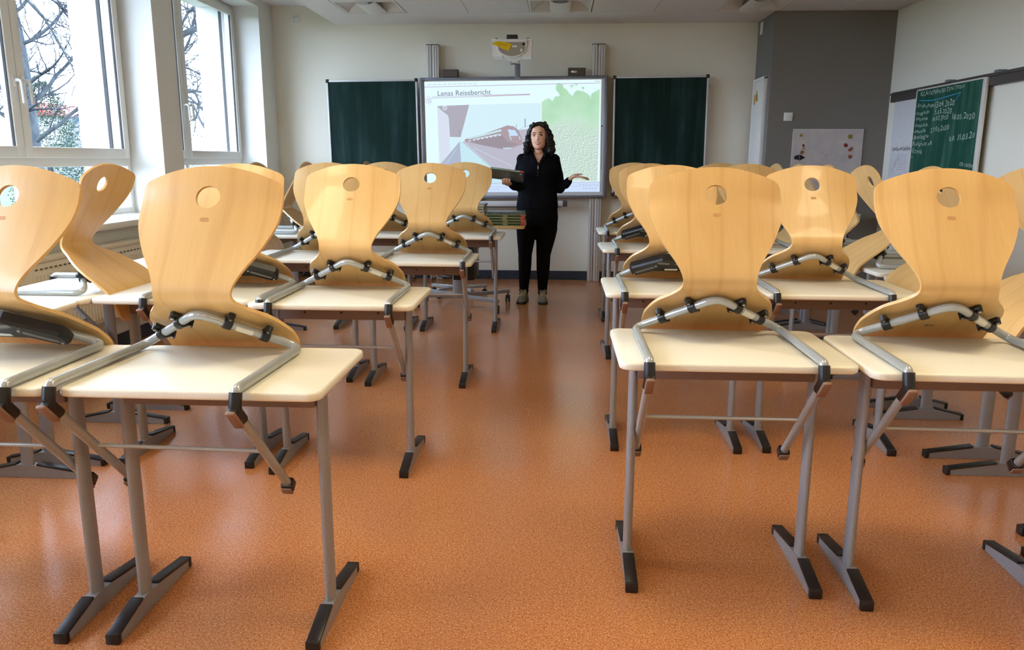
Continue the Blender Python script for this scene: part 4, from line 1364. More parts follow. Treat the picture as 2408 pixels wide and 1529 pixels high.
m_noisy('book_pages', srgb(222, 212, 184), srgb(198, 186, 156), 200, .8, 0, (.05, .05, 3)); mat('book_red', srgb(196, 52, 44), rough=.4); mat('book_title', srgb(150, 150, 110), rough=.5)
m_noisy('book_blue', srgb(120, 140, 160), srgb(70, 84, 100), 18, .4)
z = .767
for k, cv_ in enumerate(['book_green', 'book_green', 'book_green', 'book_green', 'book_dark']):
    T = .0235
    book(-.455 + .006 * math.sin(k * 2.3), 6.955 + .004 * math.cos(k * 1.7), z, R((-1) ** k * .8), .34, .24, T, cv_,
         ['lowest green book with red spine end in the right-hand stack', 'second lowest green book in the right-hand stack', 'middle green book in the right-hand stack', 'fourth green book in the right-hand stack', 'topmost dark book lying on the right-hand stack'][k], 'book_red' if k < 4 else None)
    z += T + .0004
z = .767
for k in range(8):
    T = .0225
    book(-.745 + .004 * math.sin(k * 1.9), 6.99 + .006 * math.cos(k * 1.3), z, R(180 + (-1) ** k * .7), .22, .28, T, 'book_dark' if k % 3 else 'book_blue',
         '%s dark book of the taller left-hand stack with its pages showing' % ['lowest', 'second', 'third', 'fourth', 'fifth', 'sixth', 'seventh', 'topmost'][k], None)
    z += T + .0004

# computer tower hung under the desk
t = thing('computer_tower', 'black computer tower hanging under the teacher desk', 'computer', (-.83, 7.14, .27))
MB().bbox(-.095, .095, -.20, .20, 0, .43, .006).obj('case', 'black_plastic', t, 30)
MB().bbox(-.07, .07, -.205, -.199, .04, .39, .003).obj('front_panel', 'seal_black', t, 30)
for q in (-.098, .092): MB().bbox(q, q + .006, -.05, .05, .0, .4715, .002).obj('hanging_strap', 'black_plastic', t)
# black swivel chair behind the desk
t = thing('swivel_chair', 'black swivel chair with ring and star base behind the teacher desk', 'chair', (-.98, 7.72, 0))
slab(MB(), rrect(-.22, .22, -.20, .20, .07, 5), .47, .53, .015).obj('seat', 'black_plastic', t, 40)
m = MB(); rings = []
for z_, wd, yy in ((.36, .16, .22), (.60, .17, .235), (.80, .19, .25), (.97, .17, .26)):
    rings.append([Vector((wd * math.cos(2 * PI * j / 20), yy + .018 * math.sin(2 * PI * j / 20), z_)) for j in range(20)])
m.loft(rings).obj('backrest', 'black_plastic', t, 50)
MB().tube([(0, 0, .09), (0, 0, .47)], .025, 12).obj('gas_column', 'grey_tube', t, 50)
MB().bbox(-.03, .03, .05, .25, .44, .47, .004).obj('back_bar', 'black_plastic', t)
m = MB()
for k in range(5):
    a = 2 * PI * k / 5 + .3
    M_ = Matrix.Rotation(a, 4, 'Z')
    m.bbox(0, .29, -.02, .02, .07, .10, .006, M_)
m.obj('star_base', 'grey_tube', t, 30)
m = MB()
m.tube([(.20 * math.cos(2 * PI * k / 28), .20 * math.sin(2 * PI * k / 28), .21) for k in range(29)], .011, 8, False)
for k in range(3):
    a = 2 * PI * k / 3
    m.tube([(0, 0, .23), (.2 * math.cos(a), .2 * math.sin(a), .21)], .008, 6)
m.obj('foot_ring', 'black_plastic', t, 50)
for k in range(5):
    a = 2 * PI * k / 5 + .3
    c = MB()
    for s in (-1, 1):
        c.lathe([(.026, -.008), (.028, 0), (.026, .008)], 14, (.27 * math.cos(a) - s * .011 * math.sin(a), .27 * math.sin(a) + s * .011 * math.cos(a), .029), Matrix.Rotation(a, 3, 'Z') @ Matrix.Rotation(PI / 2, 3, 'X'))
    c.bbox(.27 * math.cos(a) - .006, .27 * math.cos(a) + .006, .27 * math.sin(a) - .006, .27 * math.sin(a) + .006, .03, .075, .002)
    c.obj('castor', 'black_plastic', t, 40)

# ------------------------------------------------------------------ outside the windows
m_noisy('lawn_grass', srgb(36, 52, 26), srgb(48, 62, 34), 6, .9)
o = MB().box(-900, XO - .01, -200, 1400, -.9, -.6).obj('lawn_ground', 'lawn_grass'); struct(o, 'green lawn outside the windows', 'lawn')
m_noisy('bark_grey', srgb(44, 48, 50), srgb(66, 72, 74), 14, .95, .3, (1, 1, .3))
m_noisy('twig_grey', srgb(40, 44, 48), srgb(58, 62, 66), 9, .95)
def bare_tree(x, y, h, r0, seed, lab, lean=(0, 0), first=.25, nb=14, spread=1.0, levels=3, extra=()):
    rnd = random.Random(seed)
    t = thing('bare_tree', lab, 'tree', (x, y, -.6), 0, 'leafless trees outside the windows')
    trunk, limbs, twigs = MB(), MB(), MB()
    def branch(mb, p, d, L, r, n, curl, sides):
        pts, rr = [p.copy()], [r]
        for k in range(n):
            d = (d + Vector((rnd.uniform(-1, 1), rnd.uniform(-1, 1), rnd.uniform(-.7, .9))) * curl).normalized()
            p = p + d * (L / n)
            pts.append(p.copy()); rr.append(max(.0035, r * (1 - .85 * (k + 1) / n)))
        mb.tube(pts, rr, sides)
        return pts, rr
    tp, tr = branch(trunk, Vector((0, 0, -.1)), Vector((lean[0], lean[1], 1)).normalized(), h, r0, 14, .07, 12)
    for k in range(nb):
        f = first + (1 - first) * (k + rnd.random() * .8) / nb
        i = min(int(f * 14), 13); p = tp[i].lerp(tp[i + 1], f * 14 - i) if f * 14 - i <= 1 else tp[i]
        a = k * 2.4 + rnd.uniform(-.5, .5)
        d = Vector((math.cos(a), math.sin(a), rnd.uniform(.1, .8))).normalized()
        L = h * .42 * spread * (1.15 - f * .7) * rnd.uniform(.75, 1.2)
        lp, lr = branch(limbs, p, d, L, max(.014, tr[i] * .32), 9, .24, 6)
        for q in range(9):
            j = rnd.randint(1, 8)
            d2 = (lp[j] - lp[j - 1]).normalized() + Vector((rnd.uniform(-1, 1), rnd.uniform(-1, 1), rnd.uniform(-.5, .9))) * .8
            sp, sr = branch(twigs, lp[j], d2.normalized(), L * rnd.uniform(.3, .55), max(.006, lr[j] * .5), 6, .3, 4)
            if levels > 2:
                for q2 in range(7):
                    j2 = rnd.randint(1, 5)
                    d3 = (sp[j2] - sp[j2 - 1]).normalized() + Vector((rnd.uniform(-1, 1), rnd.uniform(-1, 1), rnd.uniform(-.6, .8))) * .9
                    branch(twigs, sp[j2], d3.normalized(), L * rnd.uniform(.12, .28), max(.0045, sr[j2] * .55), 4, .32, 3)
    for pts, r_ in extra:           # limbs with a given course, full of side twigs
        P = [Vector(q) - Vector((x, y, -.6)) for q in pts]
        fine_ = fillet(P, [.3] * (len(P) - 2), 3)
        n_ = len(fine_)
        limbs.tube(fine_, [max(.006, r_ * (1 - .85 * i / n_)) for i in range(n_)], 6)
        for q in range(26):
            j = rnd.randint(1, n_ - 1)
            d2 = (fine_[j] - fine_[j - 1]).normalized() + Vector((rnd.uniform(-1, 1), rnd.uniform(-1, 1), rnd.uniform(-.9, .7))) * .8
            sp, sr = branch(twigs, fine_[j].lerp(fine_[j - 1], rnd.random()), d2.normalized(), rnd.uniform(.4, 1.2), max(.005, r_ * .25), 7, .35, 4)
            for q2 in range(7):
                j2 = rnd.randint(1, 6)
                d3 = (sp[j2] - sp[j2 - 1]).normalized() + Vector((rnd.uniform(-1, 1), rnd.uniform(-1, 1), rnd.uniform(-.7, .7))) * .9
                branch(twigs, sp[j2], d3.normalized(), rnd.uniform(.15, .5), .004, 4, .35, 3)
    trunk.obj('trunk', 'bark_grey', t, 60); limbs.obj('limbs', 'bark_grey', t, 60); twigs.obj('twigs', 'twig_grey', t)
    return t
bare_tree(-8.94, 13.3, 7.2, .20, 3, 'leafless tree with a thick trunk seen through the large left window', (.0, .0), .30, 24, .75)
bare_tree(-6.9, 13.0, 11.5, .26, 8, 'big leafless tree with crooked limbs standing between the two windows', (.0, 0), .30, 22, .9, 3,
          [([(-6.85, 13, 2.2), (-6.5, 13, 2.7), (-6.27, 13, 3.11), (-5.95, 13, 3.6), (-5.3, 13, 4.2)], 0.046), ([(-6.85, 13, 2.0), (-6.4, 13, 2.55), (-6.1, 13, 2.95), (-5.82, 13, 3.43), (-5.5, 13.2, 4.2)], 0.037),
           ([(-6.8, 13, 2.9), (-6.3, 12.9, 2.85), (-5.9, 12.9, 2.72), (-5.5, 12.9, 2.45)], 0.028), ([(-6.8, 13, 1.9), (-6.2, 13, 2.35), (-5.92, 13, 2.42), (-5.86, 13, 2.15), (-5.95, 13, 1.95), (-6.15, 13, 1.9)], 0.031),
           ([(-6.85, 13, 2.4), (-7.2, 13, 2.9), (-7.6, 13, 3.3), (-7.9, 12.8, 4.2)], 0.031)])
bare_tree(-9.0, 9.6, 9.0, .22, 15, 'leafless tree whose branch droops across the top of the large left window', (.0, .0), .45, 12, .7, 3,
          [([(-8.95, 9.7, 4.7), (-8.2, 10.3, 4.4), (-7.5, 10.9, 3.75), (-7.1, 11.1, 3.2), (-6.8, 11.1, 2.6), (-6.65, 11.1, 2.1)], 0.037), ([(-8.95, 9.7, 4.2), (-8.0, 10.6, 4.1), (-7.3, 11.0, 3.7), (-6.9, 11.1, 3.4), (-6.6, 11.2, 2.9)], 0.031)])
bare_tree(-24, 31, 11, .26, 22, 'distant leafless tree in front of the red roofed house', (0, 0), .25, 12, 1.0)
bare_tree(-17.5, 40, 12, .3, 29, 'distant leafless tree behind the lawn near the front window', (0, 0), .2, 14, 1.1)
# evergreen shrubs
def shrub(x, y, rx, rz, n, seed, lab, c1, c2):
    rnd = random.Random(seed)
    nm = 'leaf_%d' % seed
    m_noisy(nm, srgb(*c1), srgb(*c2), 3, .8)
    t = thing('evergreen_shrub', lab, 'shrub', (x, y, -.6), 0, 'evergreen shrubs outside the windows')
    f = MB()
    for k in range(n):
        a = rnd.uniform(0, 2 * PI); zz = rnd.random(); rr = (1 - zz ** 1.7) ** .5 * rx * rnd.uniform(.6, 1.05)
        p = Vector((rr * math.cos(a), rr * math.sin(a), .1 + zz * rz))
        d = Vector((rnd.uniform(-1, 1), rnd.uniform(-1, 1), rnd.uniform(-.3, 1))).normalized(); e = d.cross(Vector((rnd.uniform(-1, 1), rnd.uniform(-1, 1), .3))).normalized()
        s = rnd.uniform(.015, .035)
        f.add([p, p + d * s + e * s * .35, p + d * s * 2, p + d * s - e * s * .35], [(0, 1, 2, 3)])
    f.obj('foliage', nm, t)
    MB().tube([(0, 0, 0), (0, 0, rz * .6)], .06, 6).obj('stem', 'bark_grey', t)
shrub(-10.35, 15.8, .8, 3.3, 14000, 41, 'dark green ivy-like evergreen beside the thick trunk', (30, 48, 30), (48, 64, 44))
shrub(-17.6, 27.5, 1.6, 2.3, 9000, 42, 'dense green shrub under the red roofed house', (40, 60, 48), (58, 80, 66))
shrub(-12.5, 20.8, 1.0, 3.0, 12000, 43, 'blue green conifer at the right edge of the left window', (44, 62, 68), (64, 84, 90))
shrub(-16.0, 37, 3.0, 3.0, 9000, 44, 'wide hedge bush seen through the window near the front wall', (64, 80, 80), (84, 100, 98))
# red roofed house
t = thing('house', 'white house with a red tiled roof behind the trees', 'house', (-36.9, 58, -.6))
m_noisy('house_render', srgb(150, 152, 152), srgb(140, 142, 142), 2, .9); m_noisy('roof_red', srgb(126, 60, 52), srgb(140, 74, 64), 4, .9)
MB().box(-1.7, 1.7, -3, 3, 0, 4.9).obj('house_wall', 'house_render', t)
MB().prism([(-2.1, 4.8), (2.1, 4.8), (0, 5.8)], -3.4, 3.4, 'y').obj('roof', 'roof_red', t)
for x in (-.9, .8):
    wn = MB().box(x - .5, x + .5, -3.06, -2.98, 1.3, 2.7).obj('window', 'window_white', t)
    MB().box(x - .42, x + .42, -3.08, -3.05, 1.38, 2.62).obj('pane', 'dark_grey', wn)

# ------------------------------------------------------------------ the standing person
m_noisy('skin', srgb(228, 180, 152), srgb(220, 168, 140), 40, .5); N(MATS['skin']).b.inputs['Subsurface Weight'].default_value = .0
mat('eye_white', srgb(226, 220, 214), rough=.25); mat('iris_dark', srgb(34, 22, 18), rough=.15); m_noisy('brow_hair', srgb(26, 18, 16), srgb(40, 28, 24), 80, .7)
mat('lip_rose', srgb(176, 92, 86), rough=.4); mat('teeth', srgb(236, 228, 216), rough=.3)
m_noisy('hair_black', srgb(14, 11, 12), srgb(30, 24, 24), 60, .35); m_noisy('knit_black', srgb(9, 10, 15), srgb(14, 15, 21), 200, .95); m_noisy('denim_black', srgb(9, 9, 12), srgb(14, 14, 17), 260, .9)
m_noisy('shoe_grey', srgb(140, 134, 116), srgb(120, 116, 104), 120, .8); mat('shoe_sole', srgb(24, 24, 30), rough=.6); mat('lace_cream', srgb(206, 196, 160), rough=.8); mat('gold', srgb(220, 180, 110), rough=.25, metal=.9)
for q_ in ('knit_black', 'denim_black'): N(MATS[q_]).b.inputs['Specular IOR Level'].default_value = .12
PX, PY = -.215, 7.40
person = thing('person', 'person with curly black hair in black sweater and trousers, holding a book, one palm open', 'person', (PX, PY, 0))
def L(p): return Vector((p[0] - PX, p[1] - PY, p[2]))
def ell(z, cx, cy, w_, d, n=24, pw=2.3):
    out = []
    for j in range(n):
        a = 2 * PI * j / n
        c, s = math.cos(a), math.sin(a)
        out.append(L((cx + w_ * math.copysign(abs(c) ** (2 / pw), c), cy + d * math.copysign(abs(s) ** (2 / pw), s), z)))
    return out
def limb(mb, pts, rad, n=14):
    P = [L(p) for p in pts]
    mb.tube(P, rad, n)
    for p, r in zip(P, rad): mb.sphere(p, r, r, r, 12, 8)
# ---- head
HC = Vector((-.183, 7.405, 1.540))
HM = Matrix.Translation(L(HC)) @ Matrix.Rotation(R(-7), 4, 'Z') @ Matrix.Rotation(R(-3), 4, 'Y')
HZ = [-.118, -.112, -.10, -.085, -.06, -.03, 0, .03, .06, .085, .10, .112, .116]
HW = [.014, .034, .049, .059, .068, .0735, .0755, .0755, .072, .062, .050, .028, .008]
HF = [.066, .080, .087, .089, .089, .089, .088, .090, .087, .075, .059, .034, .010]
HB = [-.045, -.02, .0, .02, .05, .07, .085, .095, .095, .082, .064, .036, .010]
def lerp_t(T, z):
    if z <= HZ[0]: return T[0]
    for i in range(len(HZ) - 1):
        if z <= HZ[i + 1]:
            f = (z - HZ[i]) / (HZ[i + 1] - HZ[i]); return T[i] + (T[i + 1] - T[i]) * f
    return T[-1]
G = lambda a, s: math.exp(-(a / s) ** 2)
def face_bump(x, z):
    b = 0
    if -.05 < z < .03:
        t_ = (.025 - z) / .06 if z > -.035 else (1 - (-.035 - z) / .014)
        b += .023 * max(0, min(1, t_)) ** 1.2 * G(x, .0105 if z > -.02 else .013)
    b -= .008 * G(abs(x) - .031, .015) * G(z - .008, .012)
    b += .003 * G(z - .027, .008) * G(abs(x) - .03, .025)
    b += .0045 * G(x, .022) * G(z + .068, .011)
    b += .005 * G(x, .02) * G(z + .103, .012)
    b += .004 * G(abs(x) - .040, .018) * G(z + .03, .02)
    b -= .003 * G(abs(x) - .02, .006) * G(z + .05, .012)
    return b
def face_y(x, z):
    w_, f = lerp_t(HW, z), lerp_t(HF, z)
    return -f * math.sqrt(max(0, 1 - min(1, abs(x) / w_) ** 2.4)) - face_bump(x, z)
head = MB(); rings = []
for i in range(49):
    z = -.118 + .234 * i / 48
    w_, f, b_ = lerp_t(HW, z), lerp_t(HF, z), lerp_t(HB, z)
    ringp = []
    for j in range(48):
        a = 2 * PI * j / 48
        x = w_ * math.copysign(abs(math.cos(a)) ** .85, math.cos(a))
        if math.sin(a) < 0: y = face_y(x, z) if abs(x) < w_ * .985 else 0
        else: y = b_ * abs(math.sin(a)) ** .9
        ringp.append(HM @ Vector((x, y, z)))
    rings.append(ringp)
head.loft(rings)
body = MB(); body.v += head.v; body.f += head.f; body.m += head.m
for s in (-1, 1): body.sphere(HM @ Vector((s * .074, .012, -.005)), .010, .020, .030, 10, 8)
limb(body, [(-.183, 7.432, 1.47), (-.186, 7.44, 1.40), (-.188, 7.445, 1.33)], [.048, .049, .060])
# torso, shoulders, pelvis under the clothes
body.loft([ell(z, cx, cy, w_, d) for z, cx, cy, w_, d in ((.80, -.195, 7.42, .150, .098), (.92, -.194, 7.42, .158, .100), (1.05, -.190, 7.42, .135, .088), (1.18, -.188, 7.42, .142, .100), (1.28, -.187, 7.42, .150, .098), (1.345, -.187, 7.425, .140, .078), (1.38, -.187, 7.435, .085, .058))])
RS_, RE, RW = (-.335, 7.43, 1.318), (-.362, 7.45, 1.082), (-.432, 7.275, 1.112)
LS_, LE, LW = (-.037, 7.43, 1.318), (.020, 7.46, 1.072), (.104, 7.345, 1.150)
limb(body, [(-.24, 7.43, 1.315), RS_, RE, RW], [.036, .036, .032, .024])
limb(body, [(-.13, 7.43, 1.315), LS_, LE, LW], [.036, .036, .032, .024])
for pts, rad in (([(-.285, 7.42, .80), (-.290, 7.42, .69), (-.302, 7.41, .45), (-.308, 7.43, .30), (-.312, 7.43, .10)], [.075, .074, .048, .044, .032]),
                 ([(-.100, 7.42, .80), (-.098, 7.42, .69), (-.128, 7.41, .45), (-.131, 7.43, .30), (-.133, 7.43, .10)], [.075, .078, .050, .045, .032])):
    limb(body, pts, rad)
# open hand (viewer's right): palm up, fingers to the right
def palm(mb, pts, hw_, th, wdir):
    wdir = Vector(wdir).normalized(); rings = []
    P = [L(p) for p in pts]
    for k, p in enumerate(P):
        d = (P[min(k + 1, len(P) - 1)] - P[max(k - 1, 0)]).normalized()
        nn = d.cross(wdir).normalized()
        rings.append([p + wdir * (hw_[k] * math.cos(2 * PI * j / 14)) + nn * (th[k] * math.sin(2 * PI * j / 14)) for j in range(14)])
    mb.loft(rings)
palm(body, [(.098, 7.347, 1.146), (.118, 7.338, 1.168), (.145, 7.33, 1.183), (.175, 7.325, 1.182), (.190, 7.323, 1.178)], [.022, .028, .036, .038, .034], [.018, .018, .015, .013, .010], (.05, 1, 0))
for k, (dy, ln, dz) in enumerate(((-.030, .072, -.006), (-.010, .092, -.012), (.011, .098, -.008), (.031, .088, .002))):
    b0 = Vector((.183, 7.324 + dy, 1.178))
    limb(body, [b0, b0 + Vector((ln * .4, dy * .15, -.004 + dz * .2)), b0 + Vector((ln * .72, dy * .25, -.010 + dz * .6)), b0 + Vector((ln, dy * .3, -.014 + dz))], [.0092, .0086, .0078, .0064], 10)
limb(body, [(.128, 7.355, 1.180), (.158, 7.372, 1.196), (.190, 7.378, 1.198), (.218, 7.376, 1.200)], [.0125, .0105, .0095, .0078], 10)
# holding hand (viewer's left): fingers curl up over the underside of the book
palm(body, [(-.428, 7.278, 1.118), (-.445, 7.272, 1.118), (-.465, 7.270, 1.118), (-.487, 7.272, 1.120)], [.022, .024, .028, .026], [.020, .018, .016, .013], (-.25, .25, .9))
for k, (x, r_) in enumerate(((-.432, .0088), (-.455, .0094), (-.478, .0092), (-.499, .0080))):
    zt = 1.165 - .005 * abs(k - 1.3)
    limb(body, [(x + .004, 7.262, 1.112), (x, 7.222, 1.114), (x - .002, 7.186, 1.128), (x - .003, 7.166, 1.150), (x - .002, 7.156, zt)], [r_ * 1.05, r_ * 1.05, r_, r_ * .95, r_ * .8], 10)
limb(body, [(-.440, 7.300, 1.118), (-.470, 7.318, 1.150), (-.478, 7.300, 1.185), (-.480, 7.280, 1.205)], [.012, .0105, .0095, .008], 10)
remeshed(body, 'body', 'skin', .0058, 3, .5, person)
# ---- face details
def on_face(x, z, off=0.0): return HM @ Vector((x, face_y(x, z) - off, z))
for s in (-1, 1):
    ex, ez = s * .031, .006
    c = HM @ Vector((ex, face_y(ex, ez) + .0095, ez))
    eo = MB().sphere(c, .0145, .0125, .0098, 16, 10).obj('eye', 'eye_white', person, 60)
    c2 = HM @ Vector((ex + .0012, face_y(ex, ez) + .0002, ez + .0005))
    MB().sphere(c2, .0084, .0046, .0086, 14, 10).obj('iris', 'iris_dark', eo, 60)
    lid = MB(); lid.tube([on_face(ex + s * q * .016, ez + .0085 - .0045 * q * q, .0005) for q in (-1, -.6, -.2, .2, .6, 1)], [.0018, .0030, .0034, .0034, .0030, .0018], 6)
    lid.tube([on_face(ex + s * q * .015, ez - .0085 + .004 * q * q, .0002) for q in (-1, -.5, 0, .5, 1)], [.0010, .0014, .0014, .0014, .0010], 5)
    lid.obj('eyelashes', 'brow_hair', eo, 60)
    br = MB(); br.tube([on_face(s * (.014 + .034 * q), .0255 + .006 * math.sin(q * 2.2), .0006) for q in (0, .2, .4, .6, .8, 1)], [.0030, .0036, .0034, .0028, .0022, .0010], 6)
    br.obj('eyebrow', 'brow_hair', person, 60)
up_, lo_, te = MB(), MB(), MB()
mx = lambda q: q * .0275
up_.tube([on_face(mx(q), -.0625 + .0085 * q * q, .0004) for q in (-1, -.6, -.3, 0, .3, .6, 1)], [.0012, .0026, .0034, .0030, .0034, .0026, .0012], 6)
lo_.tube([on_face(mx(q) * .95, -.0765 + .0210 * q * q, .0004) for q in (-1, -.6, -.3, 0, .3, .6, 1)], [.0012, .0030, .0038, .0040, .0038, .0030, .0012], 6)
te.tube([on_face(mx(q) * .8, -.0692 + .0125 * q * q, -.0006) for q in (-1, -.5, 0, .5, 1)], [.001, .0042, .0054, .0042, .001], 6)
up_.obj('upper_lip', 'lip_rose', person, 60); lo_.obj('lower_lip', 'lip_rose', person, 60); te.obj('teeth', 'teeth', person, 60)
nos = MB()
for s in (-1, 1): nos.sphere(on_face(s * .0065, -.0455, -.001), .0028, .002, .0016, 8, 6)
nos.obj('nostrils', 'brow_hair', person)
# ---- hair
hair = MB()
S = lambda x, y, z, r, ry=None, rz=None: hair.sphere(L((x, y, z)), r, ry or r, rz or r, 16, 10)
S(-.178, 7.448, 1.557, .098, .088, .100)
for x, y, z, r in ((-.243, 7.36, 1.622, .026), (-.222, 7.345, 1.638, .025), (-.198, 7.342, 1.644, .022), (-.168, 7.345, 1.645, .024), (-.142, 7.352, 1.636, .028), (-.120, 7.362, 1.615, .030), (-.256, 7.372, 1.600, .028),
                   (-.262, 7.40, 1.57, .036), (-.270, 7.41, 1.52, .040), (-.280, 7.41, 1.465, .044), (-.288, 7.41, 1.41, .040), (-.255, 7.44, 1.43, .05), (-.270, 7.385, 1.50, .026), (-.262, 7.375, 1.555, .022),
                   (-.102, 7.385, 1.575, .036), (-.092, 7.39, 1.525, .044), (-.082, 7.39, 1.47, .050), (-.076, 7.395, 1.415, .050), (-.11, 7.44, 1.44, .06), (-.11, 7.372, 1.55, .026), (-.104, 7.368, 1.50, .030),
                   (-.182, 7.50, 1.47, .085), (-.182, 7.50, 1.41, .08), (-.13, 7.40, 1.64, .03)):
    S(x, y, z, r)
ho = remeshed(hair, 'hair', 'hair_black', .008, 2, .5, person)
for v in ho.data.vertices:
    p = v.co
    k = noise.noise(p * 42) * .010 + noise.noise(p * 90) * .005
    v.co = p + v.normal * k
cur = MB(); rnd = random.Random(12)
for k in range(210):
    side = -1 if k % 2 else 1
    ang = rnd.uniform(-.9, .9)
    z0 = rnd.uniform(1.40, 1.60)
    wdt = .080 + .035 * (1.62 - z0) / .22
    x0 = -.180 + side * (wdt + rnd.uniform(-.008, .016)) * math.cos(ang * .5); y0 = 7.415 + .055 * math.sin(ang)
    Ln = rnd.uniform(.05, .11); rr = rnd.uniform(.006, .013); ph = rnd.uniform(0, 6.28); tw = rnd.uniform(150, 240)
    pts = []
    for q in range(15):
        s = Ln * q / 14
        pts.append(L((x0 + side * s * .22 + rr * math.cos(ph + tw * s), y0 + rr * math.sin(ph + tw * s), max(1.355, z0 - s))))
    cur.tube(pts, [.0036] * 14 + [.0012], 4)
for k in range(60):
    a = rnd.uniform(0, PI); z0 = 1.575 + .082 * math.sin(a) * rnd.uniform(.7, 1.05)
    x0 = -.18 + .095 * math.cos(a); y0 = 7.41 + rnd.uniform(-.04, .05); rr = .008; ph = rnd.uniform(0, 6)
    cur.tube([L((x0 + math.cos(a) * .02 * q / 8 + rr * math.cos(ph + q), y0 + rr * math.sin(ph + q), z0 - .05 * q / 8)) for q in range(9)], [.004] * 8 + [.0015], 4)
cur.obj('curls', 'hair_black', ho, 60)
# ---- sweater
sw = MB()
sw.loft([ell(z, cx, cy, w_ * 1.06, d * 1.03) for z, cx, cy, w_, d in ((.875, -.193, 7.42, .184, .132), (.93, -.193, 7.42, .182, .130), (1.0, -.191, 7.42, .172, .120), (1.07, -.190, 7.42, .165, .114), (1.15, -.189, 7.42, .168, .122), (1.22, -.188, 7.42, .172, .130), (1.29, -.187, 7.422, .172, .115), (1.345, -.187, 7.428, .155, .088), (1.385, -.187, 7.438, .085, .068), (1.405, -.187, 7.442, .066, .062))])
limb(sw, [(-.26, 7.43, 1.335), (-.335, 7.43, 1.328), (-.360, 7.445, 1.20), RE, (-.40, 7.36, 1.092), (-.428, 7.285, 1.110)], [.060, .056, .052, .050, .044, .035])
limb(sw, [(-.115, 7.43, 1.335), (-.040, 7.43, 1.328), (-.008, 7.445, 1.20), LE, (.065, 7.40, 1.105), (.098, 7.352, 1.142)], [.060, .057, .053, .051, .044, .034])
so = remeshed(sw, 'sweater', 'knit_black', .009, 7, .5, person)
for v in so.data.vertices:      # soft folds
    p = v.co
    v.co = p + v.normal * (.0045 * noise.noise(Vector((p.x * 16, p.y * 16, p.z * 9))) + .003 * noise.noise(p * 28))
bm = bmesh.new(); bm.from_mesh(so.data)
xc, zv = -.182 - PX, 1.292
kill = [f for f in bm.faces if (lambda c: c.y < -.005 and c.z > zv + abs(c.x - xc) * 2.05 and abs(c.x - xc) < .055)(f.calc_center_median())]
bmesh.ops.delete(bm, geom=kill, context='FACES')
for v in bm.verts:
    if v.is_boundary and v.co.y < 0 and v.co.z > zv - .02:
        v.co.x = xc + math.copysign(max(0.0, (v.co.z - zv) / 2.05), v.co.x - xc)
bm.to_mesh(so.data); bm.free()
col = MB()
for s in (-1, 1):
    P = [(-.182 + s * .002, 7.300, 1.285), (-.182 + s * .020, 7.308, 1.325), (-.182 + s * .042, 7.335, 1.372), (-.182 + s * .062, 7.39, 1.405), (-.182 + s * .060, 7.45, 1.425), (-.184, 7.495, 1.43)]
    rings = []
    for k, p in enumerate(P):
        w_ = .018 + .012 * min(1, k / 3)
        d = Vector((s * .72, -.10, .30 if k < 3 else .8)).normalized()
        c_ = L(p)
        rings.append([c_ + Vector((0, -.004, 0)), c_ + d * w_ + Vector((0, -.005, 0)), c_ + d * w_ + Vector((0, .004, 0)), c_ + Vector((0, .005, 0))])
    col.loft(rings)
col.obj('collar', 'knit_black', so, 50)
zp = MB()
zp.tube([L((-.183, 7.2925, 1.285)), L((-.185, 7.286, 1.20))], .0022, 6)
zp.obj('zip_line', 'seal_black', so)
zz = MB(); zz.bbox(-.188 - PX, -.180 - PX, 7.279 - PY, 7.288 - PY, 1.247, 1.268, .002)
zz.sphere(L((-.184, 7.284, 1.277)), .0045); zz.sphere(L((-.187, 7.283, 1.187)), .0035)
zz.obj('zip_pull', 'screw_metal', so)
nk = MB(); nk.tube([L((-.182 + .047 * math.cos(a), 7.352 - .030 * math.sin(a) * 1.0, 1.362 - .058 * math.sin(a))) for a in [PI * k / 16 for k in range(17)]], .0016, 5, False)
nk.obj('necklace', 'gold', person, 60)
# ---- trousers
tr = MB()
tr.loft([ell(z, cx, cy, w_ * 1.07, d * 1.04) for z, cx, cy, w_, d in ((.95, -.193, 7.42, .165, .112), (.88, -.193, 7.42, .178, .122), (.80, -.194, 7.42, .186, .124), (.72, -.194, 7.42, .180, .112))])
limb(tr, [(-.285, 7.42, .80), (-.290, 7.42, .69), (-.297, 7.415, .56), (-.302, 7.41, .45), (-.304, 7.43, .33), (-.309, 7.43, .20), (-.311, 7.43, .125), (-.312, 7.428, .085)], [.098, .096, .080, .065, .063, .052, .046, .044])
limb(tr, [(-.100, 7.42, .80), (-.098, 7.42, .69), (-.116, 7.415, .56), (-.128, 7.41, .45), (-.130, 7.43, .33), (-.133, 7.43, .20), (-.134, 7.43, .125), (-.134, 7.428, .085)], [.098, .099, .084, .068, .064, .052, .046, .044])
to = remeshed(tr, 'trousers', 'denim_black', .0085, 5, .5, person)
for v in to.data.vertices:
    p = v.co
    k = .002 * noise.noise(Vector((p.x * 14, p.y * 14, p.z * 10)))
    if p.z < .24: k += .0045 * math.sin(p.z * 150 + p.x * 14) * (1 - p.z / .24)
    v.co = p + v.normal * k
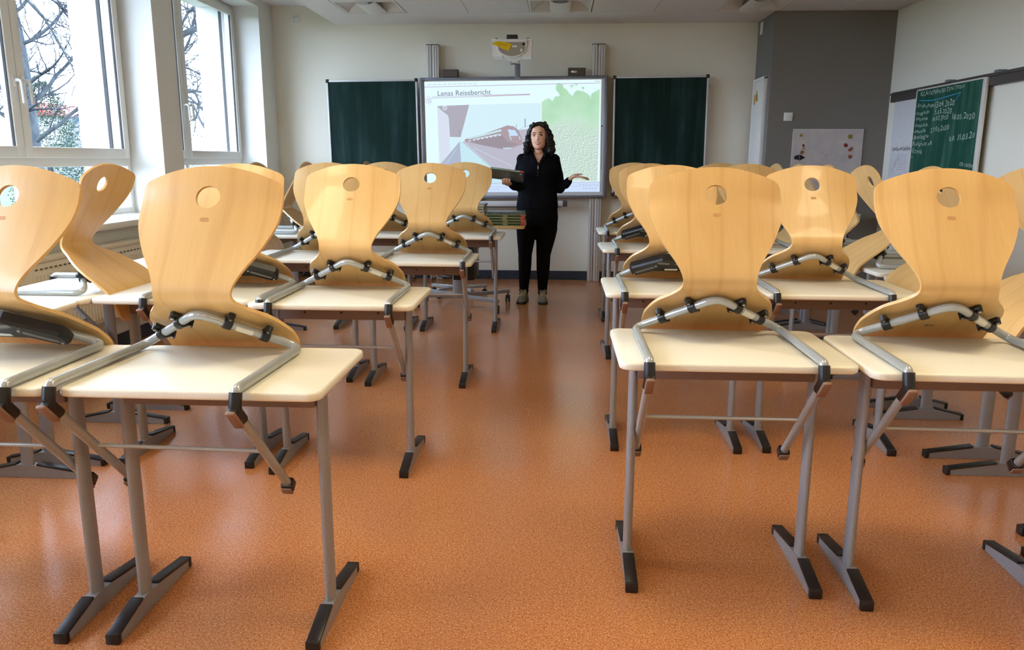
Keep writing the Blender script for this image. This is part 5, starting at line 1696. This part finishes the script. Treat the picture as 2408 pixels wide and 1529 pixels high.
# ---- shoes
def shoe(x, y, rz):
    t_ = bpy.data.objects.new('shoe', None)
    M_ = Matrix.Translation(L((x, y, 0))) @ Matrix.Rotation(rz, 4, 'Z')
    prof = [(.075, .020, .030), (.068, .030, .052), (.035, .034, .082), (.0, .036, .090), (-.03, .037, .082), (-.06, .040, .066), (-.10, .044, .050), (-.135, .042, .040), (-.16, .032, .032), (-.172, .016, .026)]
    rings = []
    for y_, hw_, ht in prof:
        rings.append([M_ @ Vector((hw_ * math.copysign(abs(math.cos(a)) ** .8, math.cos(a)), y_, .016 + (ht if math.sin(a) > 0 else .003) * abs(math.sin(a)) ** .8 * (1 if math.sin(a) > 0 else -1))) for a in [2 * PI * j / 18 for j in range(18)]])
    so_ = MB().loft(rings).obj('shoe', 'shoe_grey', person, 60)
    rings = []
    for z_, g in ((.0, .98), (.004, 1.02), (.016, 1.03), (.024, .99)):
        ol = [(hw_ * 1.04, y_) for y_, hw_, _ in prof]
        pts = ol + [(-a, b) for a, b in reversed(ol)]
        rings.append([M_ @ Vector((p[0] * g, (p[1] + .05) * g - .05, z_)) for p in pts])
    MB().loft(rings).obj('sole', 'shoe_sole', so_, 40)
    la = MB()
    for k in range(4):
        y_ = -.035 - .018 * k; ht = .016 + lerp_h(prof, y_) + .002
        la.tube([M_ @ Vector((-.026, y_, ht - .012)), M_ @ Vector((-.010, y_ - .006, ht)), M_ @ Vector((.012, y_ + .006, ht)), M_ @ Vector((.026, y_, ht - .012))], .0034, 6)
    for s in (-1, 1):
        la.tube([M_ @ Vector((0, -.028, .107)), M_ @ Vector((s * .022, -.036, .118)), M_ @ Vector((s * .034, -.045, .098)), M_ @ Vector((s * .010, -.036, .104))], .0034, 6)
    la.obj('laces', 'lace_cream', so_, 50)
    MB().tube([M_ @ Vector((0, .01, .085)), M_ @ Vector((0, .012, .125))], [.040, .040], 16).obj('sock_collar', 'denim_black', so_, 50)
def lerp_h(prof, y_):
    for a, b in zip(prof[:-1], prof[1:]):
        if b[0] <= y_ <= a[0]:
            f = (y_ - a[0]) / (b[0] - a[0]); return a[2] + (b[2] - a[2]) * f
    return .05
shoe(-.309, 7.415, R(-10)); shoe(-.132, 7.415, R(3))
# ---- the book in the hand
e1 = Vector((.295, 0, -.036)).normalized(); e2 = Vector((-.005, .19, -.088)); e2 = (e2 - e1 * e2.dot(e1)).normalized(); e3 = e1.cross(e2).normalized()
bk = book(0, 0, 0, 0, .30, .212, .018, 'book_dark', 'dark green book with red spine end held in the hand', 'book_red')
del bk['group']
Mb = Matrix((e1, e2, e3)).transposed().to_4x4(); Mb.translation = Vector((-.457, 7.118, 1.231)) + e2 * .106
bk.matrix_world = Mb
mat('cover_print', srgb(112, 92, 78), rough=.4)
for ch in bk.children:
    if ch.name.startswith('cover'):
        cvo = ch; ch.data.materials[0] = MATS['book_dark']
    if ch.name.startswith('spine') and 'title' not in ch.name: ch.data.materials[0] = mat('book_spine_light', srgb(150, 172, 146), rough=.3)
MB().box(-.13, -.085, -.05, .07, -.0008, -.0002).obj('cover_picture', 'cover_print', cvo); MB().box(.115, .135, -.085, -.055, -.0008, -.0002).obj('publisher_mark', 'white_label', cvo); MB().box(.115, .130, -.02, .01, -.0008, -.0002).obj('cover_mark', 'book_red', cvo)
